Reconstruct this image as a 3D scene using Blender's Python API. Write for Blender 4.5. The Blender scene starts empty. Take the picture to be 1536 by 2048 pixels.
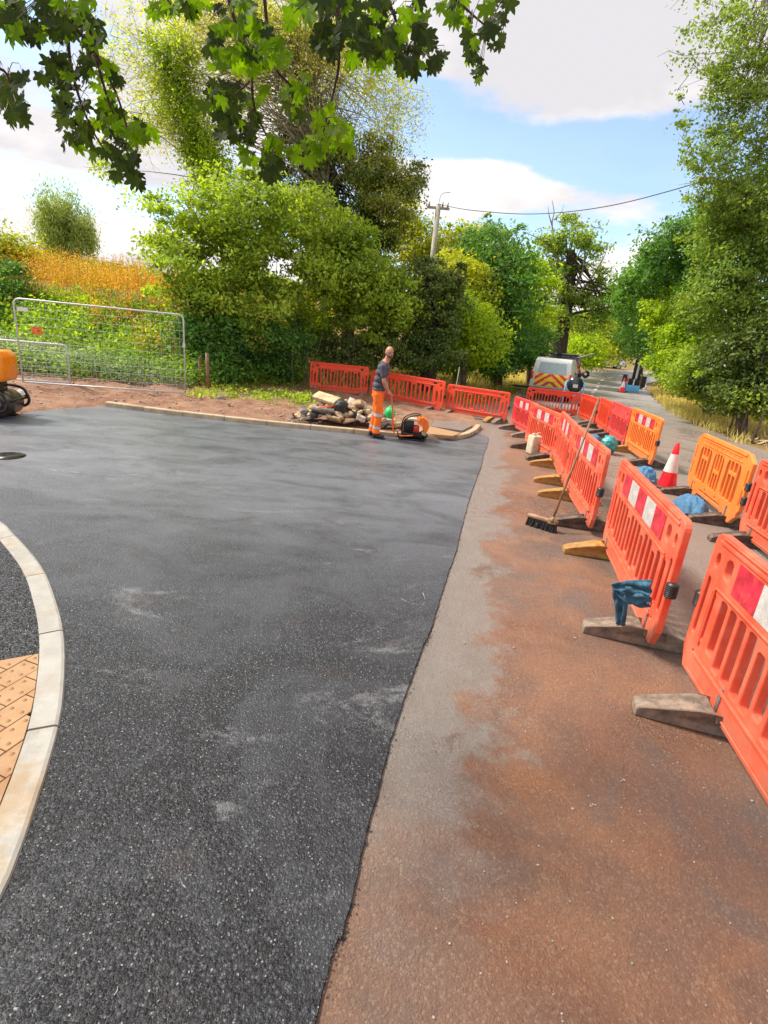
import bpy, bmesh, math, random
import numpy as np
from mathutils import Vector, Matrix, noise as mnoise

scene = bpy.context.scene
random.seed(7)
rng = np.random.default_rng(7)
rad = math.radians

# ------------------------------------------------------------------ camera
PITCH, ROLL, CAM_H, FPX = 0.3198, 0.0975, 1.912, 1037.8
cF = Vector((0, math.cos(PITCH), -math.sin(PITCH)))
_u = Vector((0, math.sin(PITCH), math.cos(PITCH)))
_r = Vector((1, 0, 0))
cR = _r * math.cos(ROLL) + _u * math.sin(ROLL)
cU = -_r * math.sin(ROLL) + _u * math.cos(ROLL)
cam_d = bpy.data.cameras.new('camera')
cam = bpy.data.objects.new('camera', cam_d)
scene.collection.objects.link(cam)
M = Matrix((cR, cU, -cF)).transposed().to_4x4()
M.translation = Vector((0, 0, CAM_H))
cam.matrix_world = M
cam_d.sensor_fit = 'VERTICAL'
cam_d.sensor_height = 24
cam_d.lens = FPX / 2048 * 24
cam_d.clip_start = 0.05
cam_d.clip_end = 3000
scene.camera = cam
O = Vector((0, 0, CAM_H))

def ray(px, py):
    return cF + cR * ((px - 768) / FPX) - cU * ((py - 1024) / FPX)

def G(px, py, z=0.0):            # where a sight line meets a level plane
    d = ray(px, py)
    return O + d * ((z - CAM_H) / d.z)

def at(px, py, Y):               # where a sight line reaches the distance Y
    d = ray(px, py)
    return O + d * (Y / d.y)

# ------------------------------------------------------------------ world, sun, exposure
SUN_EL, SUN_AZ = rad(52), rad(-72)        # azimuth from +y, clockwise
world = bpy.data.worlds.new('World')
scene.world = world
world.use_nodes = True
wn, wl = world.node_tree.nodes, world.node_tree.links
wn.clear()

def wmath(op, a, b=None, c=None, clamp=False):
    n = wn.new('ShaderNodeMath'); n.operation = op; n.use_clamp = clamp
    for i, v in enumerate((a, b, c)):
        if v is None: continue
        if isinstance(v, (int, float)): n.inputs[i].default_value = v
        else: wl.new(v, n.inputs[i])
    return n.outputs[0]

tc = wn.new('ShaderNodeTexCoord')
sep = wn.new('ShaderNodeSeparateXYZ'); wl.new(tc.outputs['Generated'], sep.inputs[0])
dx, dy, dz = sep.outputs
zz = wmath('ADD', wmath('MAXIMUM', dz, 0.0), 0.16)
cmb = wn.new('ShaderNodeCombineXYZ')
wl.new(wmath('DIVIDE', dx, zz), cmb.inputs[0]); wl.new(wmath('DIVIDE', dy, zz), cmb.inputs[1])
def wnoise(scale, detail, off, rough=0.55):
    mp = wn.new('ShaderNodeMapping'); wl.new(cmb.outputs[0], mp.inputs[0]); mp.inputs['Location'].default_value = off
    n = wn.new('ShaderNodeTexNoise'); n.inputs['Scale'].default_value = scale; n.inputs['Detail'].default_value = detail
    n.inputs['Roughness'].default_value = rough
    wl.new(mp.outputs[0], n.inputs['Vector']); return n.outputs['Fac']
n1 = wnoise(1.25, 10, (3.1, 1.7, 0), 0.62)
n2 = wnoise(1.7, 8, (8.3, 4.4, 2.0))
elev = wmath('ARCSINE', dz)
azim = wmath('ARCTAN2', dx, dy)
def bump(az, el, waz, wel):      # soft oval patch in the sky
    a = wmath('POWER', wmath('DIVIDE', wmath('SUBTRACT', azim, rad(az)), rad(waz)), 2)
    b = wmath('POWER', wmath('DIVIDE', wmath('SUBTRACT', elev, rad(el)), rad(wel)), 2)
    return wmath('POWER', 2.718, wmath('MULTIPLY', wmath('ADD', a, b), -1))
SKY_BUMPS = 'placeholder'
cover = wmath('MULTIPLY_ADD', wmath('SUBTRACT', n1, 0.5), 3.2, 0.62)
hi = wn.new('ShaderNodeMapRange'); hi.interpolation_type = 'SMOOTHSTEP'
wl.new(elev, hi.inputs[0]); hi.inputs[1].default_value = rad(20); hi.inputs[2].default_value = rad(31)
hi.inputs[3].default_value = -0.05; hi.inputs[4].default_value = 0.75
cover = wmath('ADD', cover, hi.outputs[0])
def azel(px, py):
    d = ray(px, py).normalized()
    return math.degrees(math.atan2(d.x, d.y)), math.degrees(math.asin(d.z))
for (px, py, wa, we, amt) in [(1130, 285, 15, 3.4, -1.5), (1300, 330, 9, 2.6, -0.9), (1000, 335, 8, 1.6, 0.0), (930, 375, 7, 2.2, 1.0), (1180, 400, 9, 1.6, 0.9),
                              (1100, 470, 16, 2.5, -0.8), (200, 395, 20, 2.0, -1.7), (790, 215, 8, 3.5, -1.1), (1240, 560, 6, 3, 1.0), (1000, 345, 9, 1.5, 0.9), (1130, 250, 10, 2.0, 0.8),
                              (200, 460, 14, 3.0, 1.0), (1050, 180, 22, 5, 0.8), (120, 340, 20, 2.5, 0.8)]:
    a, e = azel(px, py)
    cover = wmath('ADD', cover, wmath('MULTIPLY', bump(a, e, wa, we), amt))
mask = wn.new('ShaderNodeMapRange'); mask.interpolation_type = 'SMOOTHSTEP'
wl.new(cover, mask.inputs[0]); mask.inputs[1].default_value = 0.38; mask.inputs[2].default_value = 0.86
sky = wn.new('ShaderNodeTexSky'); sky.sky_type = 'NISHITA'; sky.sun_disc = False
sky.sun_elevation = SUN_EL; sky.sun_rotation = SUN_AZ; sky.air_density = 1.0; sky.dust_density = 0.6; sky.ozone_density = 2.2
bg1 = wn.new('ShaderNodeBackground'); wl.new(sky.outputs[0], bg1.inputs[0]); bg1.inputs[1].default_value = 0.15
def azel(px, py):
    d = ray(px, py).normalized()
    return math.degrees(math.atan2(d.x, d.y)), math.degrees(math.asin(d.z))
ramp = wn.new('ShaderNodeValToRGB')
shade = wmath('ADD', bump(*azel(1180, 20), 16, 6), wmath('MULTIPLY', bump(*azel(60, 280), 14, 4), 0.6))
wl.new(wmath('SUBTRACT', wmath('MULTIPLY_ADD', wmath('SUBTRACT', n2, 0.5), 3.0, 0.62), wmath('MULTIPLY', shade, 0.62)), ramp.inputs[0])
ramp.color_ramp.elements[0].position = 0.15; ramp.color_ramp.elements[0].color = (0.74, 0.72, 0.75, 1)
ramp.color_ramp.elements[1].position = 0.75; ramp.color_ramp.elements[1].color = (1.02, 0.97, 0.94, 1)
bg2 = wn.new('ShaderNodeBackground'); wl.new(ramp.outputs[0], bg2.inputs[0]); bg2.inputs[1].default_value = 0.63
mixs = wn.new('ShaderNodeMixShader'); wl.new(wmath('MULTIPLY_ADD', mask.outputs[0], 0.88, 0.12), mixs.inputs[0]); wl.new(bg1.outputs[0], mixs.inputs[1]); wl.new(bg2.outputs[0], mixs.inputs[2])
wo = wn.new('ShaderNodeOutputWorld'); wl.new(mixs.outputs[0], wo.inputs[0])

sun_d = bpy.data.lights.new('sun', 'SUN'); sun_d.energy = 3.6; sun_d.angle = rad(10); sun_d.color = (1, 0.93, 0.82)
sun = bpy.data.objects.new('sun', sun_d); scene.collection.objects.link(sun)
sd = Vector((math.sin(SUN_AZ) * math.cos(SUN_EL), math.cos(SUN_AZ) * math.cos(SUN_EL), math.sin(SUN_EL)))
sun.rotation_euler = sd.to_track_quat('Z', 'Y').to_euler()
sun.location = (0, 0, 60)
vs = scene.view_settings
vs.view_transform = 'Standard'; vs.look = 'None'; vs.exposure = 0.85; vs.gamma = 1; vs.use_curve_mapping = False
scene.cycles.use_denoising = True
scene.cycles.max_bounces = 6
scene.cycles.diffuse_bounces = 3
scene.cycles.transmission_bounces = 3
scene.cycles.transparent_max_bounces = 6

# ------------------------------------------------------------------ materials
class NT:
    def __init__(s, name):
        s.m = bpy.data.materials.new(name); s.m.use_nodes = True
        s.n, s.l = s.m.node_tree.nodes, s.m.node_tree.links
        s.b = s.n['Principled BSDF']
        s.co = s.n.new('ShaderNodeTexCoord').outputs['Object']
        s.pos = s.n.new('ShaderNodeNewGeometry')
    def link(s, a, b):
        if isinstance(a, (int, float)): b.default_value = a
        elif isinstance(a, tuple): b.default_value = a if len(a) != 3 or b.type != 'RGBA' else (*a, 1)
        else: s.l.new(a, b)
    def math(s, op, a, b=0.0, c=0.0, clamp=False):
        n = s.n.new('ShaderNodeMath'); n.operation = op; n.use_clamp = clamp
        for i, v in enumerate((a, b, c)): s.link(v, n.inputs[i])
        return n.outputs[0]
    def noise(s, scale, detail=4, rough=0.55, co=None, out='Fac', dist=0.0):
        n = s.n.new('ShaderNodeTexNoise'); n.inputs['Scale'].default_value = scale; n.inputs['Detail'].default_value = detail
        n.inputs['Roughness'].default_value = rough; n.inputs['Distortion'].default_value = dist
        s.l.new(co or s.co, n.inputs['Vector']); return n.outputs[out]
    def vor(s, scale, feature='F1', out='Distance', co=None, rnd=1.0):
        n = s.n.new('ShaderNodeTexVoronoi'); n.feature = feature; n.inputs['Scale'].default_value = scale; n.inputs['Randomness'].default_value = rnd
        s.l.new(co or s.co, n.inputs['Vector']); return n.outputs[out]
    def rng(s, v, a, b, c=0.0, d=1.0, smooth=True):
        n = s.n.new('ShaderNodeMapRange')
        if smooth: n.interpolation_type = 'SMOOTHSTEP'
        s.link(v, n.inputs[0])
        for i, x in enumerate((a, b, c, d)): s.link(x, n.inputs[i + 1])
        return n.outputs[0]
    def mix(s, f, a, b, mode='MIX'):
        n = s.n.new('ShaderNodeMix'); n.data_type = 'RGBA'; n.blend_type = mode
        s.link(f, n.inputs[0]); s.link(a, n.inputs[6]); s.link(b, n.inputs[7]); return n.outputs[2]
    def map(s, scale=(1, 1, 1), rot=(0, 0, 0), loc=(0, 0, 0), co=None):
        n = s.n.new('ShaderNodeMapping'); n.inputs['Scale'].default_value = scale; n.inputs['Rotation'].default_value = rot; n.inputs['Location'].default_value = loc
        s.l.new(co or s.co, n.inputs[0]); return n.outputs[0]
    def bump(s, h, strength=0.5, dist=0.01, prev=None):
        n = s.n.new('ShaderNodeBump'); n.inputs['Strength'].default_value = strength; n.inputs['Distance'].default_value = dist
        s.l.new(h, n.inputs['Height'])
        if prev is not None: s.l.new(prev, n.inputs['Normal'])
        s.l.new(n.outputs[0], s.b.inputs['Normal']); return n.outputs[0]
    def set(s, **k):
        for a, v in k.items():
            s.link(v, s.b.inputs[{'col': 'Base Color', 'rough': 'Roughness', 'metal': 'Metallic', 'spec': 'Specular IOR Level', 'coat': 'Coat Weight',
                                  'alpha': 'Alpha', 'trans': 'Transmission Weight', 'em': 'Emission Color', 'ems': 'Emission Strength', 'coatr': 'Coat Roughness'}[a]])
        return s.m

def simple(name, col, rough=0.5, metal=0.0, var=0.25, scale=12, bump=0.0, dirt=None, dirtamt=0.4):
    t = NT(name)
    n = t.noise(scale, 5)
    c = t.mix(t.rng(n, 0.3, 0.7), tuple(x * (1 - var) for x in col), tuple(min(1, x * (1 + var)) for x in col))
    if dirt:
        d = t.rng(t.noise(scale * 0.35, 8, 0.7, dist=0.6), 0.48, 0.68, 0, dirtamt)
        c = t.mix(d, c, dirt)
    t.set(col=c, rough=t.rng(t.noise(scale * 2.3, 4), 0.3, 0.7, max(0, rough - 0.1), min(1, rough + 0.1)), metal=metal)
    if bump: t.bump(t.noise(scale * 4, 4), bump, 0.004)
    return t.m

def leafmat(name, cols, trans=0.35, rough=0.5, patch=0.5, gain=1.75):
    t = NT(name); cols = [tuple(min(.7, x * gain) for x in c) for c in cols]; trans = min(.7, trans + .1)
    ri = t.pos.outputs['Random Per Island']
    r = t.n.new('ShaderNodeValToRGB'); t.l.new(ri, r.inputs[0])
    el = r.color_ramp.elements
    el[0].color = (*cols[0], 1); el[1].color = (*cols[-1], 1)
    for i, c in enumerate(cols[1:-1]):
        e = el.new((i + 1) / (len(cols) - 1)); e.color = (*c, 1)
    n = t.rng(t.noise(patch, 3, 0.6, co=t.pos.outputs['Position']), 0.35, 0.65, 0.0, 1.0)
    c = t.mix(t.math('MULTIPLY', n, 0.55), r.outputs[0], (*cols[-1],))
    hs = t.n.new('ShaderNodeHueSaturation'); t.l.new(c, hs.inputs['Color'])
    t.link(t.rng(t.noise(patch * 2.7, 3, co=t.pos.outputs['Position']), 0.3, 0.7, 0.8, 1.25), hs.inputs['Value'])
    t.set(col=hs.outputs[0], rough=rough, spec=0.25)
    tr = t.n.new('ShaderNodeBsdfTranslucent')
    t.l.new(t.mix(1.0, hs.outputs[0], (1.5, 1.35, 0.45), 'MULTIPLY'), tr.inputs[0])
    ms = t.n.new('ShaderNodeMixShader'); ms.inputs[0].default_value = trans
    out = t.n['Material Output']
    t.l.new(t.b.outputs[0], ms.inputs[1]); t.l.new(tr.outputs[0], ms.inputs[2]); t.l.new(ms.outputs[0], out.inputs[0])
    return t.m

MAT = {}
def plastic(name, col, fade=(0.85, 0.32, 0.22), famt=0.5, spec=0.45):
    t = NT(name)
    n = t.rng(t.noise(3.0, 6, 0.65), 0.35, 0.7)
    c = t.mix(t.math('MULTIPLY', n, famt), col, fade)
    sc = t.map((40, 1.2, 3))
    scr = t.rng(t.noise(5, 6, 0.7, co=t.map((1, 1, 0.15))), 0.6, 0.75, 0, 0.45)
    c = t.mix(scr, c, tuple(x * 0.5 + y for x, y in zip(col, (0.12, 0.07, 0.04))))
    c = t.mix(t.rng(t.noise(9, 8, 0.75, dist=1.0), 0.57, 0.70, 0, 0.5), c, (0.26, 0.13, 0.08))
    c = t.mix(t.rng(t.noise(16, 9, 0.8, co=t.map((1, 1, .35), (0, .5, 0)), dist=1.5), 0.63, 0.70, 0, 0.45), c, (0.88, 0.45, 0.32))
    z = t.n.new('ShaderNodeSeparateXYZ'); t.l.new(t.co, z.inputs[0])
    low = t.math('MULTIPLY', t.rng(z.outputs[2], 0.05, 0.35, 1, 0), t.rng(t.noise(7, 6), 0.35, 0.65, 0.1, 0.75))
    c = t.mix(low, c, (0.30, 0.17, 0.10))
    t.set(col=c, rough=t.rng(t.noise(20, 4), 0.3, 0.7, 0.38, 0.62), spec=spec)
    t.bump(t.noise(45, 5), 0.12, 0.003)
    return t.m

def build_mats():
    M_ = MAT
    M_['red_plastic'] = plastic('faded red plastic', (0.74, 0.080, 0.035), (0.84, 0.19, 0.105), 0.75)
    M_['scarlet_plastic'] = plastic('bright scarlet plastic', (0.80, 0.055, 0.02), (0.90, 0.11, 0.04), 0.4)
    M_['pink_plastic'] = plastic('pinkish red plastic', (0.72, 0.05, 0.05), (0.82, 0.12, 0.10), 0.5)
    M_['orange_plastic'] = plastic('orange plastic', (0.92, 0.20, 0.025), (0.95, 0.30, 0.08), 0.5)
    M_['crimson_film'] = simple('crimson reflective film', (0.55, 0.02, 0.045), 0.4, var=0.3, scale=14, dirt=(0.75, 0.15, 0.12), dirtamt=0.4)
    M_['white_film'] = simple('white reflective film', (0.50, 0.485, 0.46), 0.35, var=0.15, scale=20, dirt=(0.35, 0.26, 0.2), dirtamt=0.5)
    M_['rubber'] = simple('dusty grey rubber', (0.17, 0.13, 0.10), 0.85, var=0.4, scale=16, bump=0.5, dirt=(0.34, 0.24, 0.17), dirtamt=0.75)
    M_['dark_rubber'] = simple('dark recycled rubber', (0.075, 0.055, 0.045), 0.8, var=0.4, scale=18, bump=0.5, dirt=(0.26, 0.17, 0.11), dirtamt=0.7)
    M_['yellow_rubber'] = simple('dirty yellow foot', (0.36, 0.19, 0.04), 0.7, var=0.3, scale=14, bump=0.3, dirt=(0.25, 0.15, 0.08), dirtamt=0.8)
    M_['black'] = simple('black rubber', (0.015, 0.015, 0.016), 0.5, var=0.4, dirt=(0.12, 0.09, 0.07), dirtamt=0.3)
    M_['grey_metal'] = simple('grey steel', (0.30, 0.30, 0.31), 0.45, 0.7, dirt=(0.2, 0.13, 0.09))
    M_['galv'] = simple('galvanised steel', (0.55, 0.56, 0.57), 0.45, 0.3, var=0.15, scale=30)
    M_['orange_paint'] = simple('orange machine paint', (0.85, 0.17, 0.02), 0.4, var=0.15, dirt=(0.3, 0.12, 0.05), dirtamt=0.5)
    M_['roller_orange'] = simple('amber machine paint', (0.92, 0.24, 0.0), 0.3, var=0.06)
    M_['black_steel'] = simple('black painted steel', (0.012, 0.012, 0.013), 0.3, 0.3, dirt=(0.10, 0.08, 0.06), dirtamt=0.4)
    M_['drum'] = simple('wet drum steel', (0.12, 0.09, 0.075), 0.3, 0.8, var=0.3)
    M_['red_paint'] = simple('red engine paint', (0.42, 0.02, 0.02), 0.35)
    M_['cream'] = simple('cream plastic', (0.55, 0.50, 0.36), 0.5, var=0.12, dirt=(0.35, 0.25, 0.15), dirtamt=0.4)
    M_['cone_red'] = simple('cone red', (0.82, 0.012, 0.02), 0.4, var=0.12)
    M_['cone_white'] = simple('cone white sleeve', (0.62, 0.60, 0.57), 0.4, var=0.1)
    M_['blue_cloth'] = simple('blue woven sack', (0.055, 0.16, 0.29), 0.8, var=0.25, scale=18, bump=0.5)
    M_['denim'] = simple('slate blue work cloth', (0.034, 0.105, 0.165), 0.9, var=0.4, scale=25, bump=0.6)
    M_['teal'] = simple('teal plastic bag', (0.03, 0.28, 0.28), 0.4, var=0.3, scale=20)
    M_['green_plastic'] = simple('green plastic', (0.02, 0.55, 0.15), 0.4, var=0.15)
    M_['wood'] = simple('worn wood', (0.32, 0.19, 0.10), 0.6, var=0.3, scale=9, bump=0.2)
    M_['dark_wood'] = simple('weathered brown broom handle', (0.20, 0.10, 0.05), 0.6, var=0.35, scale=9)
    M_['bristle'] = simple('black bristle', (0.008, 0.008, 0.01), 0.45, var=0.6, scale=60, bump=0.8)
    M_['van_white'] = simple('white van paint', (0.66, 0.68, 0.70), 0.3, var=0.06, dirt=(0.4, 0.32, 0.25), dirtamt=0.25)
    M_['glass'] = simple('dusty window glass', (0.34, 0.42, 0.44), 0.12, var=0.1)
    M_['dark_glass'] = simple('dark window glass', (0.03, 0.04, 0.045), 0.08, var=0.1)
    M_['chev_red'] = simple('chevron red', (0.75, 0.02, 0.015), 0.35, var=0.08)
    M_['chev_yellow'] = simple('chevron yellow', (0.90, 0.62, 0.02), 0.35, var=0.08)
    M_['sign_blue'] = simple('light blue frame', (0.12, 0.45, 0.75), 0.4, var=0.1)
    M_['sign_white'] = simple('sign white', (0.72, 0.70, 0.68), 0.4, var=0.06)
    M_['tyre'] = simple('tyre', (0.02, 0.02, 0.02), 0.8)
    M_['skin'] = simple('tanned skin', (0.44, 0.20, 0.12), 0.5, var=0.1, scale=20)
    M_['beard'] = simple('dark stubble', (0.06, 0.035, 0.025), 0.8, var=0.3, scale=60)
    M_['tshirt'] = simple('grey cotton', (0.075, 0.068, 0.085), 0.9, var=0.25, scale=10, bump=0.4)
    M_['hivis'] = simple('hi vis orange cloth', (0.95, 0.15, 0.005), 0.7, var=0.12, scale=10, bump=0.4)
    M_['tape'] = simple('silver tape', (0.50, 0.50, 0.48), 0.35, 0.2, var=0.1)
    M_['boot'] = simple('black boot leather', (0.012, 0.010, 0.010), 0.4, dirt=(0.1, 0.08, 0.06))
    M_['bark'] = simple('grey brown bark', (0.13, 0.095, 0.07), 0.9, var=0.5, scale=7, bump=0.9)
    M_['dark_bark'] = simple('dark wet bark', (0.055, 0.035, 0.03), 0.9, var=0.5, scale=9, bump=0.9)
    M_['twig'] = simple('red brown twig', (0.07, 0.03, 0.02), 0.7, var=0.3)
    M_['dead_wood'] = simple('bleached dead wood', (0.30, 0.26, 0.24), 0.9, var=0.3, scale=9)
    M_['pole_wood'] = simple('greyed pole timber', (0.33, 0.30, 0.24), 0.8, var=0.3, scale=4)
    M_['porcelain'] = simple('insulator', (0.30, 0.27, 0.25), 0.3)
    for k, c, d in (('buff_stone', (0.50, 0.36, 0.21), (0.30, 0.2, 0.12)), ('grey_stone', (0.30, 0.26, 0.23), (0.35, 0.22, 0.15)), ('black_stone', (0.035, 0.033, 0.035), (0.12, 0.09, 0.07)),
                    ('pale_stone', (0.50, 0.45, 0.40), (0.35, 0.22, 0.15))):
        M_[k] = simple(k.replace('_', ' '), c, 0.85, var=0.35, scale=9, bump=0.8, dirt=d, dirtamt=0.6)
    # kerb concrete
    t = NT('kerb concrete')
    c = t.mix(t.rng(t.noise(7, 7, 0.65), 0.3, 0.7), (0.25, 0.235, 0.205), (0.35, 0.335, 0.30))
    r = t.n.new('ShaderNodeObjectInfo').outputs['Random']
    ky_ = t.n.new('ShaderNodeSeparateXYZ'); t.l.new(t.pos.outputs['Position'], ky_.inputs[0])
    ochre = t.math('MULTIPLY', t.rng(t.math('ADD', t.noise(3.0, 6, 0.65, co=t.pos.outputs['Position']), t.rng(ky_.outputs[1], 1.5, 2.1, 0.08, -0.06)), 0.46, 0.62), 0.65)
    c = t.mix(ochre, c, (0.30, 0.19, 0.085))
    c = t.mix(t.rng(t.vor(70), 0.10, 0.03, 0, 0.6), c, (0.14, 0.11, 0.08))
    c = t.mix(t.rng(r, 0, 1, 0, 0.3), c, (0.36, 0.35, 0.33))
    t.set(col=c, rough=t.rng(t.noise(15, 3), 0.3, 0.7, 0.5, 0.85)); t.bump(t.noise(120, 4), 0.35, 0.003); M_['kerb'] = t.m
    t = NT('sandy kerb concrete')
    c = t.mix(t.rng(t.noise(7, 7, 0.65), 0.3, 0.7), (0.34, 0.26, 0.16), (0.50, 0.40, 0.27))
    c = t.mix(t.rng(t.noise(2.0, 6, 0.6), 0.5, 0.7, 0, 0.6), c, (0.26, 0.17, 0.10))
    t.set(col=c, rough=0.8); t.bump(t.noise(90, 4), 0.35, 0.003); M_['kerb_sand'] = t.m
    # tactile paving
    t = NT('buff tactile paving')
    r = t.n.new('ShaderNodeObjectInfo').outputs['Random']
    c = t.mix(r, (0.27, 0.135, 0.055), (0.35, 0.20, 0.095))
    c = t.mix(t.rng(t.noise(9, 7, 0.7), 0.35, 0.7, 0, 0.55), c, (0.40, 0.26, 0.14))
    c = t.mix(t.rng(t.vor(90), 0.12, 0.04, 0, 0.5), c, (0.2, 0.1, 0.05))
    t.set(col=c, rough=0.75); t.bump(t.noise(150, 3), 0.4, 0.002); M_['tactile'] = t.m
    M_['blister'] = simple('worn blister', (0.30, 0.15, 0.06), 0.7, var=0.3, scale=30)

    # fresh wet asphalt
    def asphalt(name, wet=True):
        t = NT(name)
        P = t.pos.outputs['Position']
        wob = t.n.new('ShaderNodeVectorMath'); wob.operation = 'ADD'
        sc = t.n.new('ShaderNodeVectorMath'); sc.operation = 'SCALE'; sc.inputs['Scale'].default_value = 0.006
        t.l.new(t.noise(60, 2, co=P, out='Color'), sc.inputs[0]); t.l.new(P, wob.inputs[0]); t.l.new(sc.outputs[0], wob.inputs[1])
        W = wob.outputs[0]
        v1 = t.vor(85, co=W); vc = t.vor(85, out='Color', co=W)
        v2 = t.vor(190, co=W); vc2 = t.vor(190, out='Color', co=W)
        sepc = t.n.new('ShaderNodeSeparateColor'); t.l.new(vc, sepc.inputs[0])
        sepd = t.n.new('ShaderNodeSeparateColor'); t.l.new(vc2, sepd.inputs[0])
        lum = t.math('POWER', sepc.outputs[0], 4.0)
        base = t.mix(lum, (0.0080, 0.0090, 0.0125), (0.078, 0.084, 0.100))
        base = t.mix(t.rng(sepd.outputs[0], 0.972, 0.988, 0, 0.75), base, (0.42, 0.42, 0.42))
        gap = t.rng(v1, 0.35, 0.62, 0, 0.8)
        base = t.mix(gap, base, (0.006, 0.006, 0.007))
        # closed, greasy surface patches where the roller brought fines up
        film = t.rng(t.math('ADD', t.noise(0.9, 7, 0.66, co=P, dist=0.8), t.math('MULTIPLY', t.noise(6, 5, co=P), 0.22)), 0.55, 0.74)
        base = t.mix(t.math('MULTIPLY', film, 0.6), base, (0.040, 0.043, 0.052))
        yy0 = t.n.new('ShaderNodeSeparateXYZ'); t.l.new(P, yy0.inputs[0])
        far_sheen = t.math('MULTIPLY', t.rng(yy0.outputs[1], 1.5, 7.5, 0.0, 0.85), t.rng(t.noise(0.9, 6, 0.65, co=t.map((1, 2.0, 1), co=P), dist=0.8), 0.28, 0.62, 0.35, 1.0))
        base = t.mix(far_sheen, base, (0.145, 0.157, 0.18))  # paler with distance: sheen of sky on wet asphalt put into the colour
        # dried white lime scum from the sprayed water
        sm = t.map((1.0, 2.4, 1), (0, 0, 0.25), co=P)
        scum = t.rng(t.math('ADD', t.noise(0.55, 8, 0.72, co=sm, dist=1.5), t.math('MULTIPLY', t.noise(30, 6, 0.8, co=P), 0.32)), 0.73, 0.88, 0, 0.32)
        base = t.mix(scum, base, (0.36, 0.36, 0.37))
        brown = t.rng(t.noise(2.6, 4, co=P), 0.56, 0.72, 0, 0.35)
        base = t.mix(brown, base, (0.045, 0.032, 0.028))
        wetp = t.rng(t.noise(0.7, 6, 0.6, co=t.map((0.6, 1.8, 1), (0, 0, 0.1), co=P), dist=1.0), 0.40, 0.60)
        yy = t.n.new('ShaderNodeSeparateXYZ'); t.l.new(P, yy.inputs[0])
        far = t.rng(yy.outputs[1], 3.5, 8.5, 0.0, 1.0)
        wetf = t.math('MULTIPLY', t.math('MAXIMUM', wetp, t.math('MULTIPLY', far, 0.85)), t.math('MAXIMUM', far, 0.35))
        rough = t.math('SUBTRACT', t.rng(sepc.outputs[1], 0, 1, 0.42, 0.62), t.math('MULTIPLY', wetf, 0.17))
        t.set(col=base, rough=rough, spec=t.math('MULTIPLY_ADD', far, 0.45, 0.38))
        h = t.math('ADD', t.math('MULTIPLY', t.rng(v1, 0.0, 0.6, 1, 0), t.math('MULTIPLY_ADD', sepc.outputs[2], 0.6, 0.4)), t.math('MULTIPLY', t.rng(v2, 0, 0.6, 1, 0), 0.35))
        damp = t.math('SUBTRACT', 1.0, t.math('MULTIPLY', t.math('MAXIMUM', t.math('MULTIPLY', film, 0.45), far), 0.75))
        h = t.math('MULTIPLY', h, damp)
        n1_ = t.bump(h, 0.9, 0.0065)
        t.bump(t.noise(1.3, 3, co=t.map((1, 2.2, 1), co=P)), 0.5, 0.02, n1_)
        return t.m
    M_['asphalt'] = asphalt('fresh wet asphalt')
    # coarse footway tarmac inside the kerb
    t = NT('coarse black tarmac'); P = t.pos.outputs['Position']
    v = t.vor(62, co=P); s2 = t.n.new('ShaderNodeSeparateColor'); t.l.new(t.vor(62, out='Color', co=P), s2.inputs[0])
    c = t.mix(t.math('POWER', s2.outputs[0], 6), (0.008, 0.008, 0.010), (0.11, 0.11, 0.12))
    c = t.mix(t.rng(v, 0.35, 0.6, 0, 0.9), c, (0.004, 0.004, 0.004))
    t.set(col=c, rough=t.rng(s2.outputs[1], 0, 1, 0.22, 0.6), spec=0.6); t.bump(t.rng(v, 0, 0.65, 1, 0), 1.0, 0.012); M_['tarmac'] = t.m
    # muddy old carriageway
    t = NT('muddy old road'); P = t.pos.outputs['Position']
    v = t.vor(105, co=P); s2 = t.n.new('ShaderNodeSeparateColor'); t.l.new(t.vor(105, out='Color', co=P), s2.inputs[0])
    big = t.rng(t.noise(0.62, 7, 0.62, co=P, dist=0.7), 0.36, 0.66)
    c = t.mix(big, (0.225, 0.094, 0.044), (0.112, 0.060, 0.038))
    c = t.mix(t.rng(t.noise(1.7, 6, 0.65, co=P, dist=0.5), 0.45, 0.68, 0, 0.6), c, (0.35, 0.150, 0.054))
    c = t.mix(t.rng(t.noise(1.1, 6, 0.6, co=t.map(loc=(7, 3, 0), co=P), dist=0.8), 0.50, 0.68, 0, 0.75), c, (0.115, 0.088, 0.075))
    xyz = t.n.new('ShaderNodeSeparateXYZ'); t.l.new(P, xyz.inputs[0])
    X, Y = xyz.outputs[0], xyz.outputs[1]
    # rinsed pale band along the new asphalt (it follows the joint)
    edge = t.math('MULTIPLY_ADD', Y, 0.205, t.math('MULTIPLY_ADD', t.math('SUBTRACT', t.noise(1.5, 7, 0.7, co=P), 0.5), 1.6, -0.35))
    dist_ = t.math('SUBTRACT', X, edge)
    band = t.rng(dist_, 0.42, 0.66, 1.0, 0.0)
    bandn = t.math('MULTIPLY', band, t.rng(t.math('ADD', Y, t.math('MULTIPLY', t.noise(2.4, 5, co=P), 1.6)), 1.9, 3.0, 0.12, 1.0))
    c = t.mix(t.math('MULTIPLY', bandn, 0.92), c, t.mix(t.noise(5, 6, co=P), (0.165, 0.153, 0.139), (0.315, 0.298, 0.275)))
    # carriageway beyond the barriers is drier and greyer
    out_ = t.math('SUBTRACT', X, t.math('MULTIPLY_ADD', Y, 0.16, 1.75))
    grey = t.rng(t.math('ADD', out_, t.math('MULTIPLY', t.noise(2, 4, co=P), 0.8)), 0.3, 1.3, 0, 0.85)
    c = t.mix(grey, c, t.mix(t.noise(3, 6, co=P), (0.20, 0.155, 0.125), (0.28, 0.235, 0.205)))
    c = t.mix(t.rng(Y, 14, 24, 0, 0.9), c, (0.27, 0.25, 0.24))
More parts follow.
